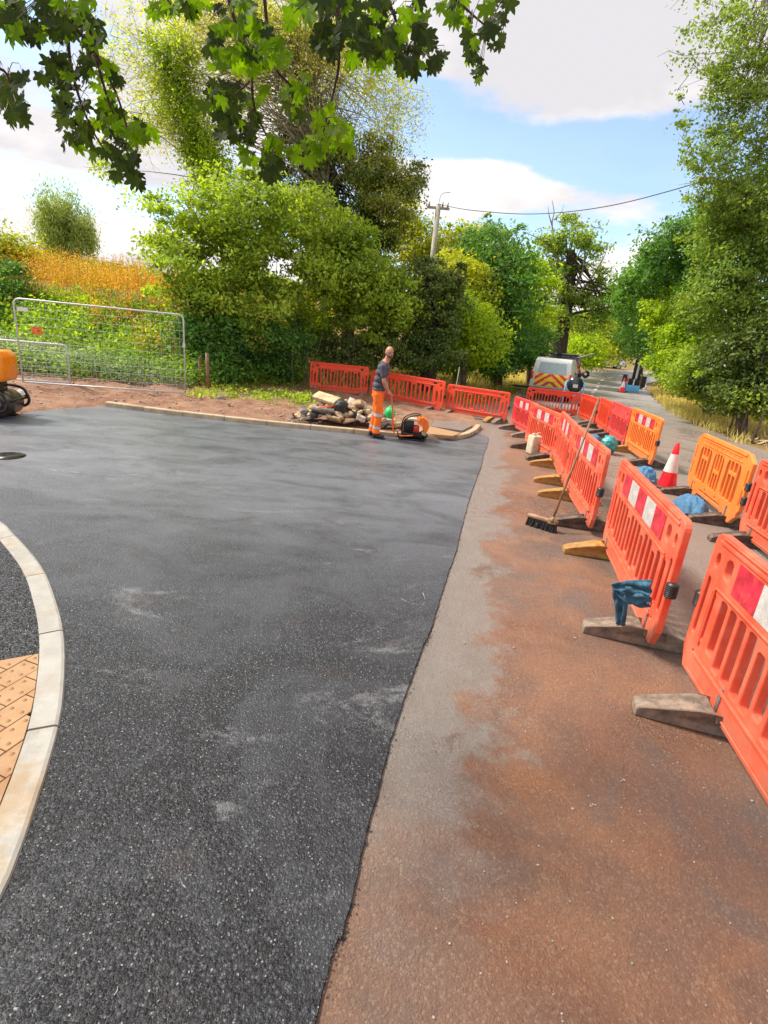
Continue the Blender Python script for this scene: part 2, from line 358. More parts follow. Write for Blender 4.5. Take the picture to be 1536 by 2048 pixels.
    grit = t.math('POWER', s2.outputs[0], 5)
    c = t.mix(t.math('MULTIPLY', grit, 0.22), c, (0.58, 0.42, 0.28))
    c = t.mix(t.rng(v, 0.45, 0.66, 0, 0.28), c, (0.11, 0.055, 0.032))
    c = t.mix(t.rng(t.noise(55, 5, 0.75, co=P), 0.55, 0.72, 0, 0.45), c, (0.10, 0.055, 0.035))
    c = t.mix(t.rng(t.noise(48, 5, 0.75, co=t.map(loc=(4, 1, 0), co=P)), 0.56, 0.72, 0, 0.35), c, (0.50, 0.33, 0.2))
    wet = t.rng(t.noise(0.8, 6, 0.6, co=t.map(loc=(2, 9, 0), co=P), dist=0.7), 0.42, 0.62)
    wet = t.math('MAXIMUM', wet, t.math('MULTIPLY', bandn, 0.9))
    t.set(col=c, rough=t.math('MULTIPLY_ADD', wet, -0.44, 0.70), spec=0.95)
    n1_ = t.bump(t.math('ADD', t.math('MULTIPLY', t.rng(v, 0, 0.65, 1, 0), .45), t.math('MULTIPLY', t.noise(30, 6, 0.8, co=P), 2.6)), 1.0, 0.009)
    t.bump(t.noise(3.2, 4, co=P), 0.5, 0.03, n1_)
    M_['mud'] = t.m
    # far road
    t = NT('dry road surface'); P = t.pos.outputs['Position']
    c = t.mix(t.rng(t.noise(0.8, 6, co=P), 0.3, 0.7), (0.27, 0.245, 0.235), (0.36, 0.33, 0.315))
    c = t.mix(t.rng(t.noise(20, 4, co=P), 0.4, 0.7, 0, 0.4), c, (0.22, 0.19, 0.17))
    t.set(col=c, rough=0.85); t.bump(t.noise(70, 3, co=P), 0.4, 0.004); M_['road'] = t.m
    # line paint
    M_['line'] = simple('worn white road paint', (0.68, 0.66, 0.63), 0.6, var=0.1, scale=30, dirt=(0.35, 0.3, 0.27), dirtamt=0.7)
    # soil
    t = NT('red brown soil'); P = t.pos.outputs['Position']
    c = t.mix(t.rng(t.noise(1.8, 7, 0.7, co=P), 0.35, 0.65), (0.20, 0.085, 0.05), (0.33, 0.185, 0.11))
    c = t.mix(t.rng(t.noise(14, 5, 0.7, co=P), 0.5, 0.7, 0, 0.7), c, (0.42, 0.28, 0.18))
    c = t.mix(t.rng(t.vor(24, co=P), 0.16, 0.06, 0, 0.8), c, (0.50, 0.40, 0.30))
    t.set(col=c, rough=0.95); t.bump(t.noise(30, 6, 0.7, co=P), 1.0, 0.04); M_['soil'] = t.m
    # bank earth / dry grass
    t = NT('dry grass and earth'); P = t.pos.outputs['Position']
    c = t.mix(t.rng(t.noise(0.8, 7, 0.65, co=P), 0.38, 0.62), (0.26, 0.15, 0.06), (0.17, 0.13, 0.04))
    c = t.mix(t.rng(t.noise(5, 6, 0.7, co=P), 0.45, 0.7, 0, 0.6), c, (0.40, 0.27, 0.11))
    t.set(col=c, rough=0.95); t.bump(t.noise(16, 6, 0.7, co=P), 1.0, 0.06); M_['bank'] = t.m
    # leaves
    M_['hazel'] = leafmat('hazel leaves', [(0.065, 0.105, 0.014), (0.14, 0.21, 0.022), (0.26, 0.35, 0.045)], 0.38)
    M_['hedge_yellow'] = leafmat('yellow green leaves', [(0.075, 0.12, 0.008), (0.16, 0.20, 0.012), (0.28, 0.30, 0.02)], 0.4)
    M_['hedge_dark'] = leafmat('dark green leaves', [(0.02, 0.06, 0.014), (0.045, 0.115, 0.022), (0.10, 0.21, 0.035)], 0.3)
    M_['ivy'] = leafmat('ivy leaves', [(0.016, 0.034, 0.010), (0.038, 0.068, 0.016), (0.11, 0.15, 0.034)], 0.18, 0.35)
    M_['ivy_light'] = leafmat('olive ivy leaves', [(0.06, 0.08, 0.014), (0.12, 0.15, 0.025), (0.24, 0.26, 0.05)], 0.25)
    M_['thorn'] = leafmat('small olive leaves', [(0.14, 0.20, 0.035), (0.24, 0.30, 0.055), (0.36, 0.36, 0.10)], 0.5)
    M_['pale_twig'] = simple('pale brown twigs', (0.30, 0.26, 0.18), 0.8, var=0.3)
    M_['oak'] = leafmat('oak leaves', [(0.045, 0.095, 0.018), (0.10, 0.17, 0.028), (0.20, 0.27, 0.045)], 0.4)
    M_['willow'] = leafmat('willow leaves', [(0.10, 0.16, 0.04), (0.16, 0.22, 0.06), (0.24, 0.29, 0.08)], 0.35)
    M_['ash'] = leafmat('ash leaves', [(0.045, 0.085, 0.02), (0.085, 0.15, 0.028), (0.18, 0.25, 0.05)], 0.42)
    M_['lime'] = leafmat('bright green leaves', [(0.07, 0.14, 0.008), (0.14, 0.23, 0.012), (0.27, 0.36, 0.02)], 0.42)
    M_['nettle'] = leafmat('nettle leaves', [(0.035, 0.09, 0.012), (0.08, 0.17, 0.016), (0.18, 0.27, 0.03)], 0.35)
    M_['dock'] = leafmat('rusty dock seed heads', [(0.36, 0.24, 0.025), (0.42, 0.165, 0.035), (0.44, 0.22, 0.07), (0.22, 0.21, 0.02)], 0.35)
    M_['straw'] = leafmat('straw grass', [(0.30, 0.22, 0.07), (0.48, 0.30, 0.09), (0.56, 0.42, 0.17)], 0.3)
    M_['grass'] = leafmat('green grass', [(0.06, 0.09, 0.012), (0.12, 0.15, 0.02), (0.28, 0.24, 0.06)], 0.35)
    M_['litter'] = leafmat('dry stems', [(0.20, 0.11, 0.06), (0.38, 0.22, 0.12), (0.50, 0.36, 0.22)], 0.1)
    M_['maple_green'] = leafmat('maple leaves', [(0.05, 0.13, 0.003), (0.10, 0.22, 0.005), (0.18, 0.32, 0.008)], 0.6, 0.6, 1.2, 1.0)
    M_['maple_dark'] = leafmat('shaded maple leaves', [(0.016, 0.034, 0.008), (0.026, 0.045, 0.012), (0.045, 0.075, 0.014)], 0.35, 0.75, 1.2, 1.05)  # darker copy of the maple leaf, backlit shade put into its colour
    # water droplets
    t = NT('water spray'); t.set(col=(0.9, 0.92, 0.95), rough=0.2, alpha=0.8); M_['spray'] = t.m
build_mats()

# ------------------------------------------------------------------ mesh helpers
C = scene.collection
def link(o, parent=None):
    C.objects.link(o)
    if parent is not None: o.parent = parent
    return o

def tag(o, label=None, cat=None, group=None, kind=None):
    if label: o['label'] = label
    if cat: o['category'] = cat
    if group: o['group'] = group
    if kind: o['kind'] = kind
    return o

def thing(name, label, cat, loc=(0, 0, 0), rz=0.0, group=None):
    o = bpy.data.objects.new(name, None); o.empty_display_size = 0.2
    o.location = loc; o.rotation_euler = (0, 0, rz)
    link(o); return tag(o, label, cat, group)

def rot(axis, a): return Matrix.Rotation(a, 3, axis)
I3 = Matrix.Identity(3)

class MB:
    def __init__(s): s.v = []; s.f = []; s.smooth = []
    def add(s, vs_, fs, sm=False):
        k = len(s.v); s.v += [tuple(v) for v in vs_]; s.f += [tuple(i + k for i in f) for f in fs]; s.smooth += [sm] * len(fs); return s
    def box(s, c, size, R=I3, taper=(1, 1)):
        c = Vector(c); hx, hy, hz = (x / 2 for x in size); vs_ = []
        for z in (-1, 1):
            tx, ty = taper if z > 0 else (1, 1)
            for x, y in ((-1, -1), (1, -1), (1, 1), (-1, 1)):
                vs_.append(c + R @ Vector((x * hx * tx, y * hy * ty, z * hz)))
        return s.add(vs_, [(0, 3, 2, 1), (4, 5, 6, 7), (0, 1, 5, 4), (1, 2, 6, 5), (2, 3, 7, 6), (3, 0, 4, 7)])
    def tube(s, pts, r, n=8, cap=True, sm=True):
        pts = [Vector(p) for p in pts]
        rs = r if isinstance(r, (list, tuple)) else [r] * len(pts)
        ref = None; rings = []
        for i, p in enumerate(pts):
            d = (pts[min(i + 1, len(pts) - 1)] - pts[max(i - 1, 0)])
            if d.length < 1e-9: d = Vector((0, 0, 1))
            d.normalize()
            if ref is None: ref = Vector((0, 0, 1)) if abs(d.z) < 0.9 else Vector((1, 0, 0))
            a = d.cross(ref); a.normalize(); b = d.cross(a); ref = a.cross(d)
            ref = -b if False else ref
            rings.append([p + (a * math.cos(t) + b * math.sin(t)) * rs[i] for t in (2 * math.pi * k / n for k in range(n))])
        vs_ = [v for R_ in rings for v in R_]; fs = []
        for i in range(len(pts) - 1):
            for k in range(n):
                a0, a1 = i * n + k, i * n + (k + 1) % n
                fs.append((a0, a1, a1 + n, a0 + n))
        if cap: fs += [tuple(range(n))[::-1], tuple(range((len(pts) - 1) * n, len(pts) * n))]
        return s.add(vs_, fs, sm)
    def ell(s, c, r, R=I3, nu=12, nv=8):
        c = Vector(c); r = r if isinstance(r, (tuple, list)) else (r, r, r)
        vs_ = [c + R @ Vector((0, 0, -r[2]))]
        for j in range(1, nv):
            ph = -math.pi / 2 + math.pi * j / nv
            for i in range(nu):
                th = 2 * math.pi * i / nu
                vs_.append(c + R @ Vector((r[0] * math.cos(ph) * math.cos(th), r[1] * math.cos(ph) * math.sin(th), r[2] * math.sin(ph))))
        vs_.append(c + R @ Vector((0, 0, r[2])))
        fs = [(0, 1 + (i + 1) % nu, 1 + i) for i in range(nu)]
        for j in range(nv - 2):
            for i in range(nu):
                a = 1 + j * nu + i; b = 1 + j * nu + (i + 1) % nu
                fs.append((a, b, b + nu, a + nu))
        t = len(vs_) - 1; k = 1 + (nv - 2) * nu
        fs += [(k + i, k + (i + 1) % nu, t) for i in range(nu)]
        return s.add(vs_, fs, True)
    def prism(s, poly, fn, depth0, depth1, cap=True):   # poly 2D, fn(u,v,d)->3D
        n = len(poly)
        vs_ = [fn(u, v, depth0) for u, v in poly] + [fn(u, v, depth1) for u, v in poly]
        fs = [(i, (i + 1) % n, (i + 1) % n + n, i + n) for i in range(n)]
        if cap: fs += [tuple(range(n))[::-1], tuple(range(n, 2 * n))]
        return s.add(vs_, fs)
    def mesh(s, name, mat):
        me = bpy.data.meshes.new(name); me.from_pydata(s.v, [], s.f)
        me.polygons.foreach_set('use_smooth', s.smooth)
        me.materials.append(MAT[mat] if isinstance(mat, str) else mat); me.update()
        return me
    def build(s, name, mat, parent=None, bevel=0.0, seg=2, fix=False):
        me = s.mesh(name, mat)
        if fix or bevel:
            bm = bmesh.new(); bm.from_mesh(me)
            bmesh.ops.recalc_face_normals(bm, faces=bm.faces[:])
            bm.to_mesh(me); bm.free()
        o = bpy.data.objects.new(name, me); link(o, parent)
        if bevel:
            m = o.modifiers.new('bevel', 'BEVEL'); m.width = bevel; m.segments = seg; m.limit_method = 'ANGLE'; m.angle_limit = rad(35)
            me.polygons.foreach_set('use_smooth', [True] * len(me.polygons))
        return o

def bake(o):                       # freeze the modifiers into the mesh
    bpy.context.view_layer.update()
    dg = bpy.context.evaluated_depsgraph_get()
    me = bpy.data.meshes.new_from_object(o.evaluated_get(dg))
    o.modifiers.clear(); old = o.data; o.data = me
    if isinstance(old, bpy.types.Mesh): bpy.data.meshes.remove(old)
    return o

def remesh(mb, name, mat, parent, voxel, smooth=3, jitter=0.0):
    o = mb.build(name, mat, parent)
    m = o.modifiers.new('r', 'REMESH'); m.mode = 'VOXEL'; m.voxel_size = voxel; m.use_smooth_shade = True
    s_ = o.modifiers.new('s', 'SMOOTH'); s_.iterations = smooth; s_.factor = 0.5
    bake(o)
    if jitter:
        for v in o.data.vertices:
            n = mnoise.noise_vector(v.co * 9) * jitter + mnoise.noise_vector(v.co * 25) * jitter * 0.4
            v.co += n
    o.data.polygons.foreach_set('use_smooth', [True] * len(o.data.polygons))
    return o

def np_mesh(name, verts, faces, mat, parent=None, smooth=False):
    me = bpy.data.meshes.new(name)
    nf, k = faces.shape
    me.vertices.add(len(verts)); me.vertices.foreach_set('co', verts.astype(np.float32).ravel())
    me.loops.add(nf * k); me.loops.foreach_set('vertex_index', faces.astype(np.int32).ravel())
    me.polygons.add(nf); me.polygons.foreach_set('loop_start', np.arange(0, nf * k, k, dtype=np.int32))
    if smooth: me.polygons.foreach_set('use_smooth', np.ones(nf, bool))
    me.materials.append(MAT[mat]); me.update(calc_edges=True)
    o = bpy.data.objects.new(name, me); link(o, parent); return o

def leaf_arrays(P, N, size, aspect=0.55, droop=0.0):
    """rhombic leaves: P points, N normals, size half-lengths"""
    n = len(P)
    N = N / (np.linalg.norm(N, axis=1, keepdims=True) + 1e-9)
    t = rng.normal(size=(n, 3)); t[:, 2] -= droop
    t -= N * np.sum(t * N, 1, keepdims=True); t /= (np.linalg.norm(t, axis=1, keepdims=True) + 1e-9)
    b = np.cross(N, t); s = size[:, None]
    v = np.empty((n, 4, 3))
    v[:, 0] = P - t * s; v[:, 1] = P + b * s * aspect - N * s * 0.15; v[:, 2] = P + t * s; v[:, 3] = P - b * s * aspect - N * s * 0.15
    return v.reshape(-1, 3), np.arange(4 * n).reshape(n, 4)

def tubes_np(segs, n=4):
    """segs: list of (p0,p1,r0,r1)"""
    A = np.array([s[0] for s in segs], float); B = np.array([s[1] for s in segs], float)
    r0 = np.array([s[2] for s in segs])[:, None]; r1 = np.array([s[3] for s in segs])[:, None]
    d = B - A; d /= (np.linalg.norm(d, axis=1, keepdims=True) + 1e-9)
    ref = np.tile(np.array([0.31, 0.17, 0.93]), (len(A), 1))
    a = np.cross(d, ref); a /= (np.linalg.norm(a, axis=1, keepdims=True) + 1e-9); b = np.cross(d, a)
    v = np.empty((len(A), 2 * n, 3))
    for k in range(n):
        c, s = math.cos(2 * math.pi * k / n), math.sin(2 * math.pi * k / n)
        v[:, k] = A + (a * c + b * s) * r0; v[:, n + k] = B + (a * c + b * s) * r1
    f = []
    base = (np.arange(len(A)) * 2 * n)[:, None]
    for k in range(n):
        f.append(base + np.array([[k, (k + 1) % n, n + (k + 1) % n, n + k]]))
    return v.reshape(-1, 3), np.concatenate(f, 0)

def spline(pts, m=6):
    pts = [Vector(p) for p in pts]; out = []
    for i in range(len(pts) - 1):
        p0 = pts[max(i - 1, 0)]; p1 = pts[i]; p2 = pts[i + 1]; p3 = pts[min(i + 2, len(pts) - 1)]
        for k in range(m):
            t = k / m
            out.append(0.5 * ((2 * p1) + (p2 - p0) * t + (2 * p0 - 5 * p1 + 4 * p2 - p3) * t * t + (3 * p1 - p0 - 3 * p2 + p3) * t ** 3))
    out.append(pts[-1]); return out

# ------------------------------------------------------------------ ground shape
ROADC = [(4.3, -8), (4.6, 0), (5.0, 7), (6.5, 15), (9.6, 26), (14.2, 38), (19.4, 50), (28, 60), (45, 69), (75, 78)]
BANK_L = np.array([(-60, 13.5), (-12, 14.0), (-6, 15.0), (-3.6, 18.2), (-1, 19.0), (1.5, 19.2), (3.2, 21.5), (5.2, 26), (7.9, 33), (11.0, 43), (15.5, 54), (25, 66), (44, 78), (75, 88)], float)
BANK_R = np.array([(10.6, -30), (10.6, 8), (10.9, 14), (11.6, 18), (13.2, 23.5), (15.9, 30), (20.0, 40), (24.6, 48.5), (32.5, 57), (47, 64.5), (75, 72)], float)

def sdist(x, y, line):
    x = np.asarray(x, float); y = np.asarray(y, float)
    best = np.full(x.shape, 1e9); sg = np.ones(x.shape)
    for (x0, y0), (x1, y1) in zip(line[:-1], line[1:]):
        dx_, dy_ = x1 - x0, y1 - y0; L2 = dx_ * dx_ + dy_ * dy_
        t = np.clip(((x - x0) * dx_ + (y - y0) * dy_) / L2, 0, 1)
        d = np.hypot(x - x0 - t * dx_, y - y0 - t * dy_)
        s = np.sign(dx_ * (y - y0) - dy_ * (x - x0)); m = d < best - 1e-9
        best = np.where(m, d, best); sg = np.where(m, s, sg)
    return best * sg

def sstep(v, a, b):
    t = np.clip((v - a) / (b - a), 0, 1); return t * t * (3 - 2 * t)

def rise(x, y):
    q = y + 0.35 * x
    return 1.35 * sstep(q, 42, 84) + 0.03 * np.maximum(q - 90, 0)

def terrain(x, y):
    x = np.asarray(x, float); y = np.asarray(y, float)
    dl = sdist(x, y, BANK_L); dr = -sdist(x, y, BANK_R)
    H = 2.8 - 1.2 * sstep(x, -6, 2)
    z = H * sstep(dl, -0.3, 9.0) ** 0.9 + 0.01 * np.maximum(dl - 9, 0)
    z = z + 1.0 * sstep(dr, 0.2, 5)
    z = z + 0.06 * np.sin(x * 1.7 + y * 0.9) * sstep(dl, 0, 2) + rise(x, y)
    return z

def tz(x, y): return float(terrain(np.array([x]), np.array([y]))[0])

KERB_FAR = [(-6.15, 11.05), (-5.0, 10.85), (-3.8, 10.71), (-2.3, 10.63), (-0.45, 10.70), (0.6, 10.84), (1.25, 11.05), (1.68, 11.55), (1.98, 12.3), (2.25, 13.3)]
def resample(line, step, m=8):
    pts = spline([(x, y, 0) for x, y in line], m)
    out = [pts[0]]; acc = 0
    for a, b in zip(pts[:-1], pts[1:]):
        seg = (b - a).length; pos = 0
        while acc + (seg - pos) >= step:
            pos += step - acc; out.append(a + (b - a) * (pos / seg)); acc = 0
        acc += seg - pos
    return out

# the ground sheet: under paved areas it lies lower than the paving
def axis(lo, hi, fine_lo, fine_hi, fs, cs):
    a = list(np.arange(fine_lo, fine_hi + 1e-6, fs)); v = fine_hi; s = fs
    while v < hi: s *= cs; v += s; a.append(min(v, hi))
    v = fine_lo; s = fs; b = []
    while v > lo: s *= cs; v -= s; b.append(max(v, lo))
    return np.array(b[::-1] + a)
xs = axis(-900, 900, -16, 26, 0.4, 1.12); ys = axis(-60, 1500, 0, 60, 0.4, 1.12)
XX, YY = np.meshgrid(xs, ys)
ZZ = terrain(XX, YY)
dL = sdist(XX, YY, BANK_L); dR = -sdist(XX, YY, BANK_R)
ZZ = np.where((dL < 0.3) & (dR < 0.3), ZZ - 0.06, ZZ)
ZZ = ZZ + np.where(dL > 0.5, 0.10 * np.sin(XX * 2.3) * np.cos(YY * 1.9), 0)
ny, nx = XX.shape
idx = np.arange(ny * nx).reshape(ny, nx)
fc = np.stack([idx[:-1, :-1], idx[:-1, 1:], idx[1:, 1:], idx[1:, :-1]], -1).reshape(-1, 4)
tag(np_mesh('ground', np.stack([XX, YY, ZZ], -1).reshape(-1, 3), fc, 'bank', smooth=True), kind='structure')

def grid_sheet(name, mat, inside, x0, x1, y0, y1, step, zf):
    xs_ = np.arange(x0, x1 + step, step); ys_ = np.arange(y0, y1 + step, step)
    X_, Y_ = np.meshgrid(xs_, ys_); Z_ = zf(X_, Y_)
    id_ = np.arange(X_.size).reshape(X_.shape)
    f = np.stack([id_[:-1, :-1], id_[:-1, 1:], id_[1:, 1:], id_[1:, :-1]], -1).reshape(-1, 4)
    cx = (X_[:-1, :-1] + step / 2).ravel(); cy = (Y_[:-1, :-1] + step / 2).ravel()
    f = f[inside(cx, cy)]
    return np_mesh(name, np.stack([X_, Y_, Z_], -1).reshape(-1, 3), f, mat, smooth=True)

# old carriageway: one strip following the road, widened at the junction
rc = spline([(x, y, 0) for x, y in ROADC], 10)
vsr, fsr = [], []
for i, p in enumerate(rc):
    d = (rc[min(i + 1, len(rc) - 1)] - rc[max(i - 1, 0)]).normalized(); nrm = Vector((d.y, -d.x, 0))
    wl_ = float(np.interp(p.y, [0, 8, 13, 17, 20, 26, 60], [9.0, 8.0, 6.2, 4.6, 3.8, 3.6, 3.6]))
    wr_ = float(np.interp(p.y, [0, 10, 15, 20, 60], [5.0, 4.6, 3.7, 3.4, 3.5]))
    for k in range(9):
        q = p + nrm * (-wl_ + (wl_ + wr_) * k / 8)
        edge_n = 0.25 * mnoise.noise(Vector((q.x * 0.6, q.y * 0.6, 3))) if k in (0, 8) else 0
        q = q + nrm * edge_n
        vsr.append((q.x, q.y, float(rise(q.x, q.y)) + 0.0))
for i in range(len(rc) - 1):
    for k in range(8):
        a = i * 9 + k; fsr.append((a, a + 1, a + 10, a + 9))
me = bpy.data.meshes.new('road'); me.from_pydata(vsr, [], fsr); me.materials.append(MAT['mud']); me.polygons.foreach_set('use_smooth', [True] * len(fsr))
road = bpy.data.objects.new('road', me); link(road); tag(road, kind='structure')

# new asphalt: edge line against the old road has a slightly ragged joint
EDGE = [(-0.45, -3), (-0.30, -0.8)] + [tuple(G(*c)[:2]) for c in ((632, 2040), (690, 1850), (740, 1640), (792, 1450), (840, 1310), (859, 1268), (874, 1217), (897, 1146), (912, 1103), (921, 1064), (929, 1034), (938, 1000), (955, 952), (963, 930), (966, 912), (973.5, 894), (977, 877))]
FAR = [(2.2, 11.97), (2.02, 12.3), (1.72, 11.55), (1.28, 11.08), (0.6, 10.9), (-0.45, 10.76), (-2.3, 10.69), (-3.8, 10.77), (-5.0, 10.91), (-6.15, 11.1), (-6.45, 10.9), (-6.7, 10.4), (-6.78, 9.6), (-6.75, 9.0), (-7.2, 8.4), (-8.2, 7.9), (-12, 7.2)]
es = spline([(x, y, 0) for x, y in EDGE], 14)
ragged = []
for p in es:
    j = 0.005 * mnoise.noise(Vector((p.x * 4, p.y * 4, 0))) + 0.007 * mnoise.noise(Vector((p.x * 30, p.y * 30, 5)))
    ragged.append((p.x + j, p.y))
fr = [(p.x + 0.05 * mnoise.noise(Vector((p.x * 4, p.y * 4, 1))) * (1 if p.x < -6.2 else 0.1), p.y + 0.05 * mnoise.noise(Vector((p.x * 4, p.y * 4, 8))) * (1 if p.x < -6.2 else 0.1)) for p in spline([(x, y, 0) for x, y in FAR], 6)]
poly = ragged + fr[1:] + [(-12, -3)]
bm = bmesh.new()
top = [bm.verts.new((x, y, 0.014)) for x, y in poly]
f = bm.faces.new(top)
bmesh.ops.triangulate(bm, faces=[f])
low = [bm.verts.new((x + (0.006 if i < len(ragged) else 0), y, -0.03)) for i, (x, y) in enumerate(poly)]
for i in range(len(poly)):
    j = (i + 1) % len(poly); bm.faces.new((top[i], low[i], low[j], top[j]))
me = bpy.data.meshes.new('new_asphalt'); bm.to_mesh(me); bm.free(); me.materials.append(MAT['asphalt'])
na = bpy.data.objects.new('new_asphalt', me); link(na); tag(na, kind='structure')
# loose chippings spilled along the joint
ch_v, ch_f = [], []
cp = []
for i in range(700):
    k = random.random() ** 1.3 * (len(es) - 2); a = es[int(k)]; b = es[int(k) + 1]; p = a.lerp(b, k % 1)
    if p.y < 0.6: continue
    o_ = abs(random.gauss(0, 0.012)) - 0.004 * (1 if random.random() < .8 else -1)
    cp.append((p.x + o_, p.y))
mb = MB()
for x, y in cp:
    r_ = random.uniform(0.002, 0.0045)
    mb.ell((x, y, 0.016 if False else 0.003 + r_ * 0.4 + (0.012 if x < 0 else 0)), (r_ * random.uniform(.8, 1.4), r_, r_ * .7), rot('Z', random.uniform(0, 3)), 5, 3)
tag(mb.build('asphalt_chippings', 'black_stone'), 'loose black chippings spilled along the edge of the new asphalt', 'chippings', kind='stuff')

# side footway with soil behind the far kerb
kf = resample(KERB_FAR, 0.1)
KX = np.array([p.x for p in kf]); KY = np.array([p.y for p in kf])
def behind_far(x, y):
    ky = np.interp(x, KX, KY)
    ok = (x > -6.3) & (x < 2.2) & (y > ky + 0.06)
    ok |= (x <= -6.0) & (y > np.interp(x, [-30, -12, -8.2, -7.2, -6.9, -6.65, -6.15], [5.8, 6.9, 7.6, 8.1, 9.0, 9.9, 10.9]))
    return ok & (sdist(x, y, BANK_L) < 1.2)
def soil_z(x, y):
    n = np.array([mnoise.fractal(Vector((float(a) * 1.6, float(b) * 1.6, 0)), 0.8, 2.1, 5) for a, b in zip(x.ravel(), y.ravel())]).reshape(x.shape)
    rough_ = sstep(-x, -2.5, 0.5)
    left = sstep(-x, 6.0, 6.6)
    bnd = np.interp(x, [-30, -12, -8.2, -7.2, -6.9, -6.65, -6.15], [5.8, 6.9, 7.6, 8.1, 9.0, 9.9, 10.9])
    tap = np.where(x < -5.92, sstep(y - bnd, 0.0, 0.45), 1.0)
    return -0.012 * (1 - tap) + tap * (0.085 - 0.05 * left + n * (0.014 + 0.055 * rough_) * (0.5 + sstep(y, 10.5, 12.5)) + 0.03 * left * sstep(y, 10.0, 12.5)) + np.maximum(terrain(x, y) - 0.02, 0)
so = grid_sheet('soil_strip', 'soil', behind_far, -20, 2.4, 7, 19.6, 0.13, soil_z)
tag(so, kind='structure')
# patch of tarmac footway at the corner, with its buff crossing strip
def flat_poly(name, pts, z, mat, thick=0.03):
    bm = bmesh.new(); t_ = [bm.verts.new((x, y, z)) for x, y in pts]; l_ = [bm.verts.new((x, y, z - thick)) for x, y in pts]
    bm.faces.new(t_)
    for i in range(len(pts)): j = (i + 1) % len(pts); bm.faces.new((t_[i], l_[i], l_[j], t_[j]))
    bmesh.ops.recalc_face_normals(bm, faces=bm.faces[:])
    me = bpy.data.meshes.new(name); bm.to_mesh(me); bm.free(); me.materials.append(MAT[mat])
    o = bpy.data.objects.new(name, me); link(o); return o
c1 = [G(*c, 0.12) for c in ((868, 846), (940, 856), (915, 868), (800, 852), (820, 844))]
tag(flat_poly('footway', [(p.x, p.y) for p in [G(858, 851, .14), G(925, 860, .14), G(945, 850, .14), G(935, 843, .14), G(868, 840, .14)]], 0.13, 'mud', 0.06), kind='structure')
tag(flat_poly('dropped_crossing', [(p.x, p.y) for p in [G(832, 856, .12), G(838, 866, .12), G(905, 872, .12), G(922, 866, .12), G(858, 852, .12)]], 0.122, 'tactile', 0.06), kind='structure')

# ------------------------------------------------------------------ kerbs
def kerb_run(name, label, line, mat, width, zt, inner_sign, stone=0.9, gap=0.006, offset=0.0, roots=None):
    root = thing(name, label, 'kerb', (line[0][0], line[0][1], 0))
    pts = resample(line, 0.15)
    per = max(1, int(round(stone / 0.15)))
    i = 0
    while i < len(pts) - 1:
        seg = pts[i:i + per + 1]
        if len(seg) < 2: break
        L_ = len(seg); ring = []
        dz_ = random.uniform(-0.003, 0.003)
        vs_ = []; fs = []
        for k, p in enumerate(seg):
            a = pts[max(i + k - 1, 0)]; b = pts[min(i + k + 1, len(pts) - 1)]
            d = (b - a).normalized(); nrm = Vector((-d.y, d.x, 0)) * inner_sign
            if k == 0: p = p + d * gap
            if k == L_ - 1: p = p - d * gap
            for (u, z) in ((0, -0.05), (0.0, zt - 0.02), (0.006, zt - 0.006), (0.020, zt), (width - 0.006, zt), (width, zt - 0.005), (width, -0.05)):
                q = p + nrm * u - root.location
                vs_.append((q.x, q.y, z + dz_))
        n = 7
        for k in range(L_ - 1):
            for j in range(n - 1):
                fs.append((k * n + j, k * n + j + 1, (k + 1) * n + j + 1, (k + 1) * n + j))
        fs.append(tuple(range(n))); fs.append(tuple(range((L_ - 1) * n, L_ * n))[::-1])
        mb = MB(); mb.add(vs_, fs); mb.build('kerb_stone', mat, root, fix=True)
        i += per
    return root

KNEAR = [(-4.6, 5.1)] + [tuple(G(*c, 0.03)[:2]) for c in ((0, 1040), (23, 1060), (82, 1128), (114, 1203), (128, 1264), (131, 1325), (124, 1420), (101, 1515), (72, 1607), (42, 1698), (0, 1797))] + [(-1.10, 0.9), (-1.0, 0.3), (-0.95, -0.4)]
kerb_run('kerb', 'curved pale concrete kerb round the near footway with tactile paving', KNEAR, 'kerb', 0.128, 0.032, -1, 0.9)
kerb_run('kerb', 'long straight sandy kerb behind the worker, curving round beside the soil and rubble', KERB_FAR, 'kerb_sand', 0.125, 0.105, 1, 0.9)

# near footway: coarse tarmac plus buff tactile blocks
kn = resample(KNEAR, 0.05)
inner = []
for i, p in enumerate(kn):
    d = (kn[min(i + 1, len(kn) - 1)] - kn[max(i - 1, 0)]).normalized(); inner.append(p + Vector((d.y, -d.x, 0)) * 0.127)
u_ = Vector((0.30, 0.954, 0)); v_ = Vector((0.954, -0.30, 0))      # along / across the tile courses
tile_top = Vector((-1.93, 2.42, 0))
def to_uv(p): q = p - tile_top; return q.dot(u_), q.dot(v_)
bm = bmesh.new()
vs_ = [bm.verts.new((p.x, p.y, 0.020)) for p in inner] + [bm.verts.new((-6, -0.4, 0.020)), bm.verts.new((-6, 5.2, 0.020))]
bm.faces.new(vs_); me = bpy.data.meshes.new('near_footway'); bm.to_mesh(me); bm.free(); me.materials.append(MAT['tarmac'])
o = bpy.data.objects.new('near_footway', me); link(o); tag(o, kind='structure')
IX = np.array([p.y for p in inner][::-1]); IV = np.array([p.x for p in inner][::-1])
tact = thing('tactile_paving', 'buff tactile paving blocks with raised blisters beside the curved near kerb', 'paving', (tile_top.x, tile_top.y, 0.010))
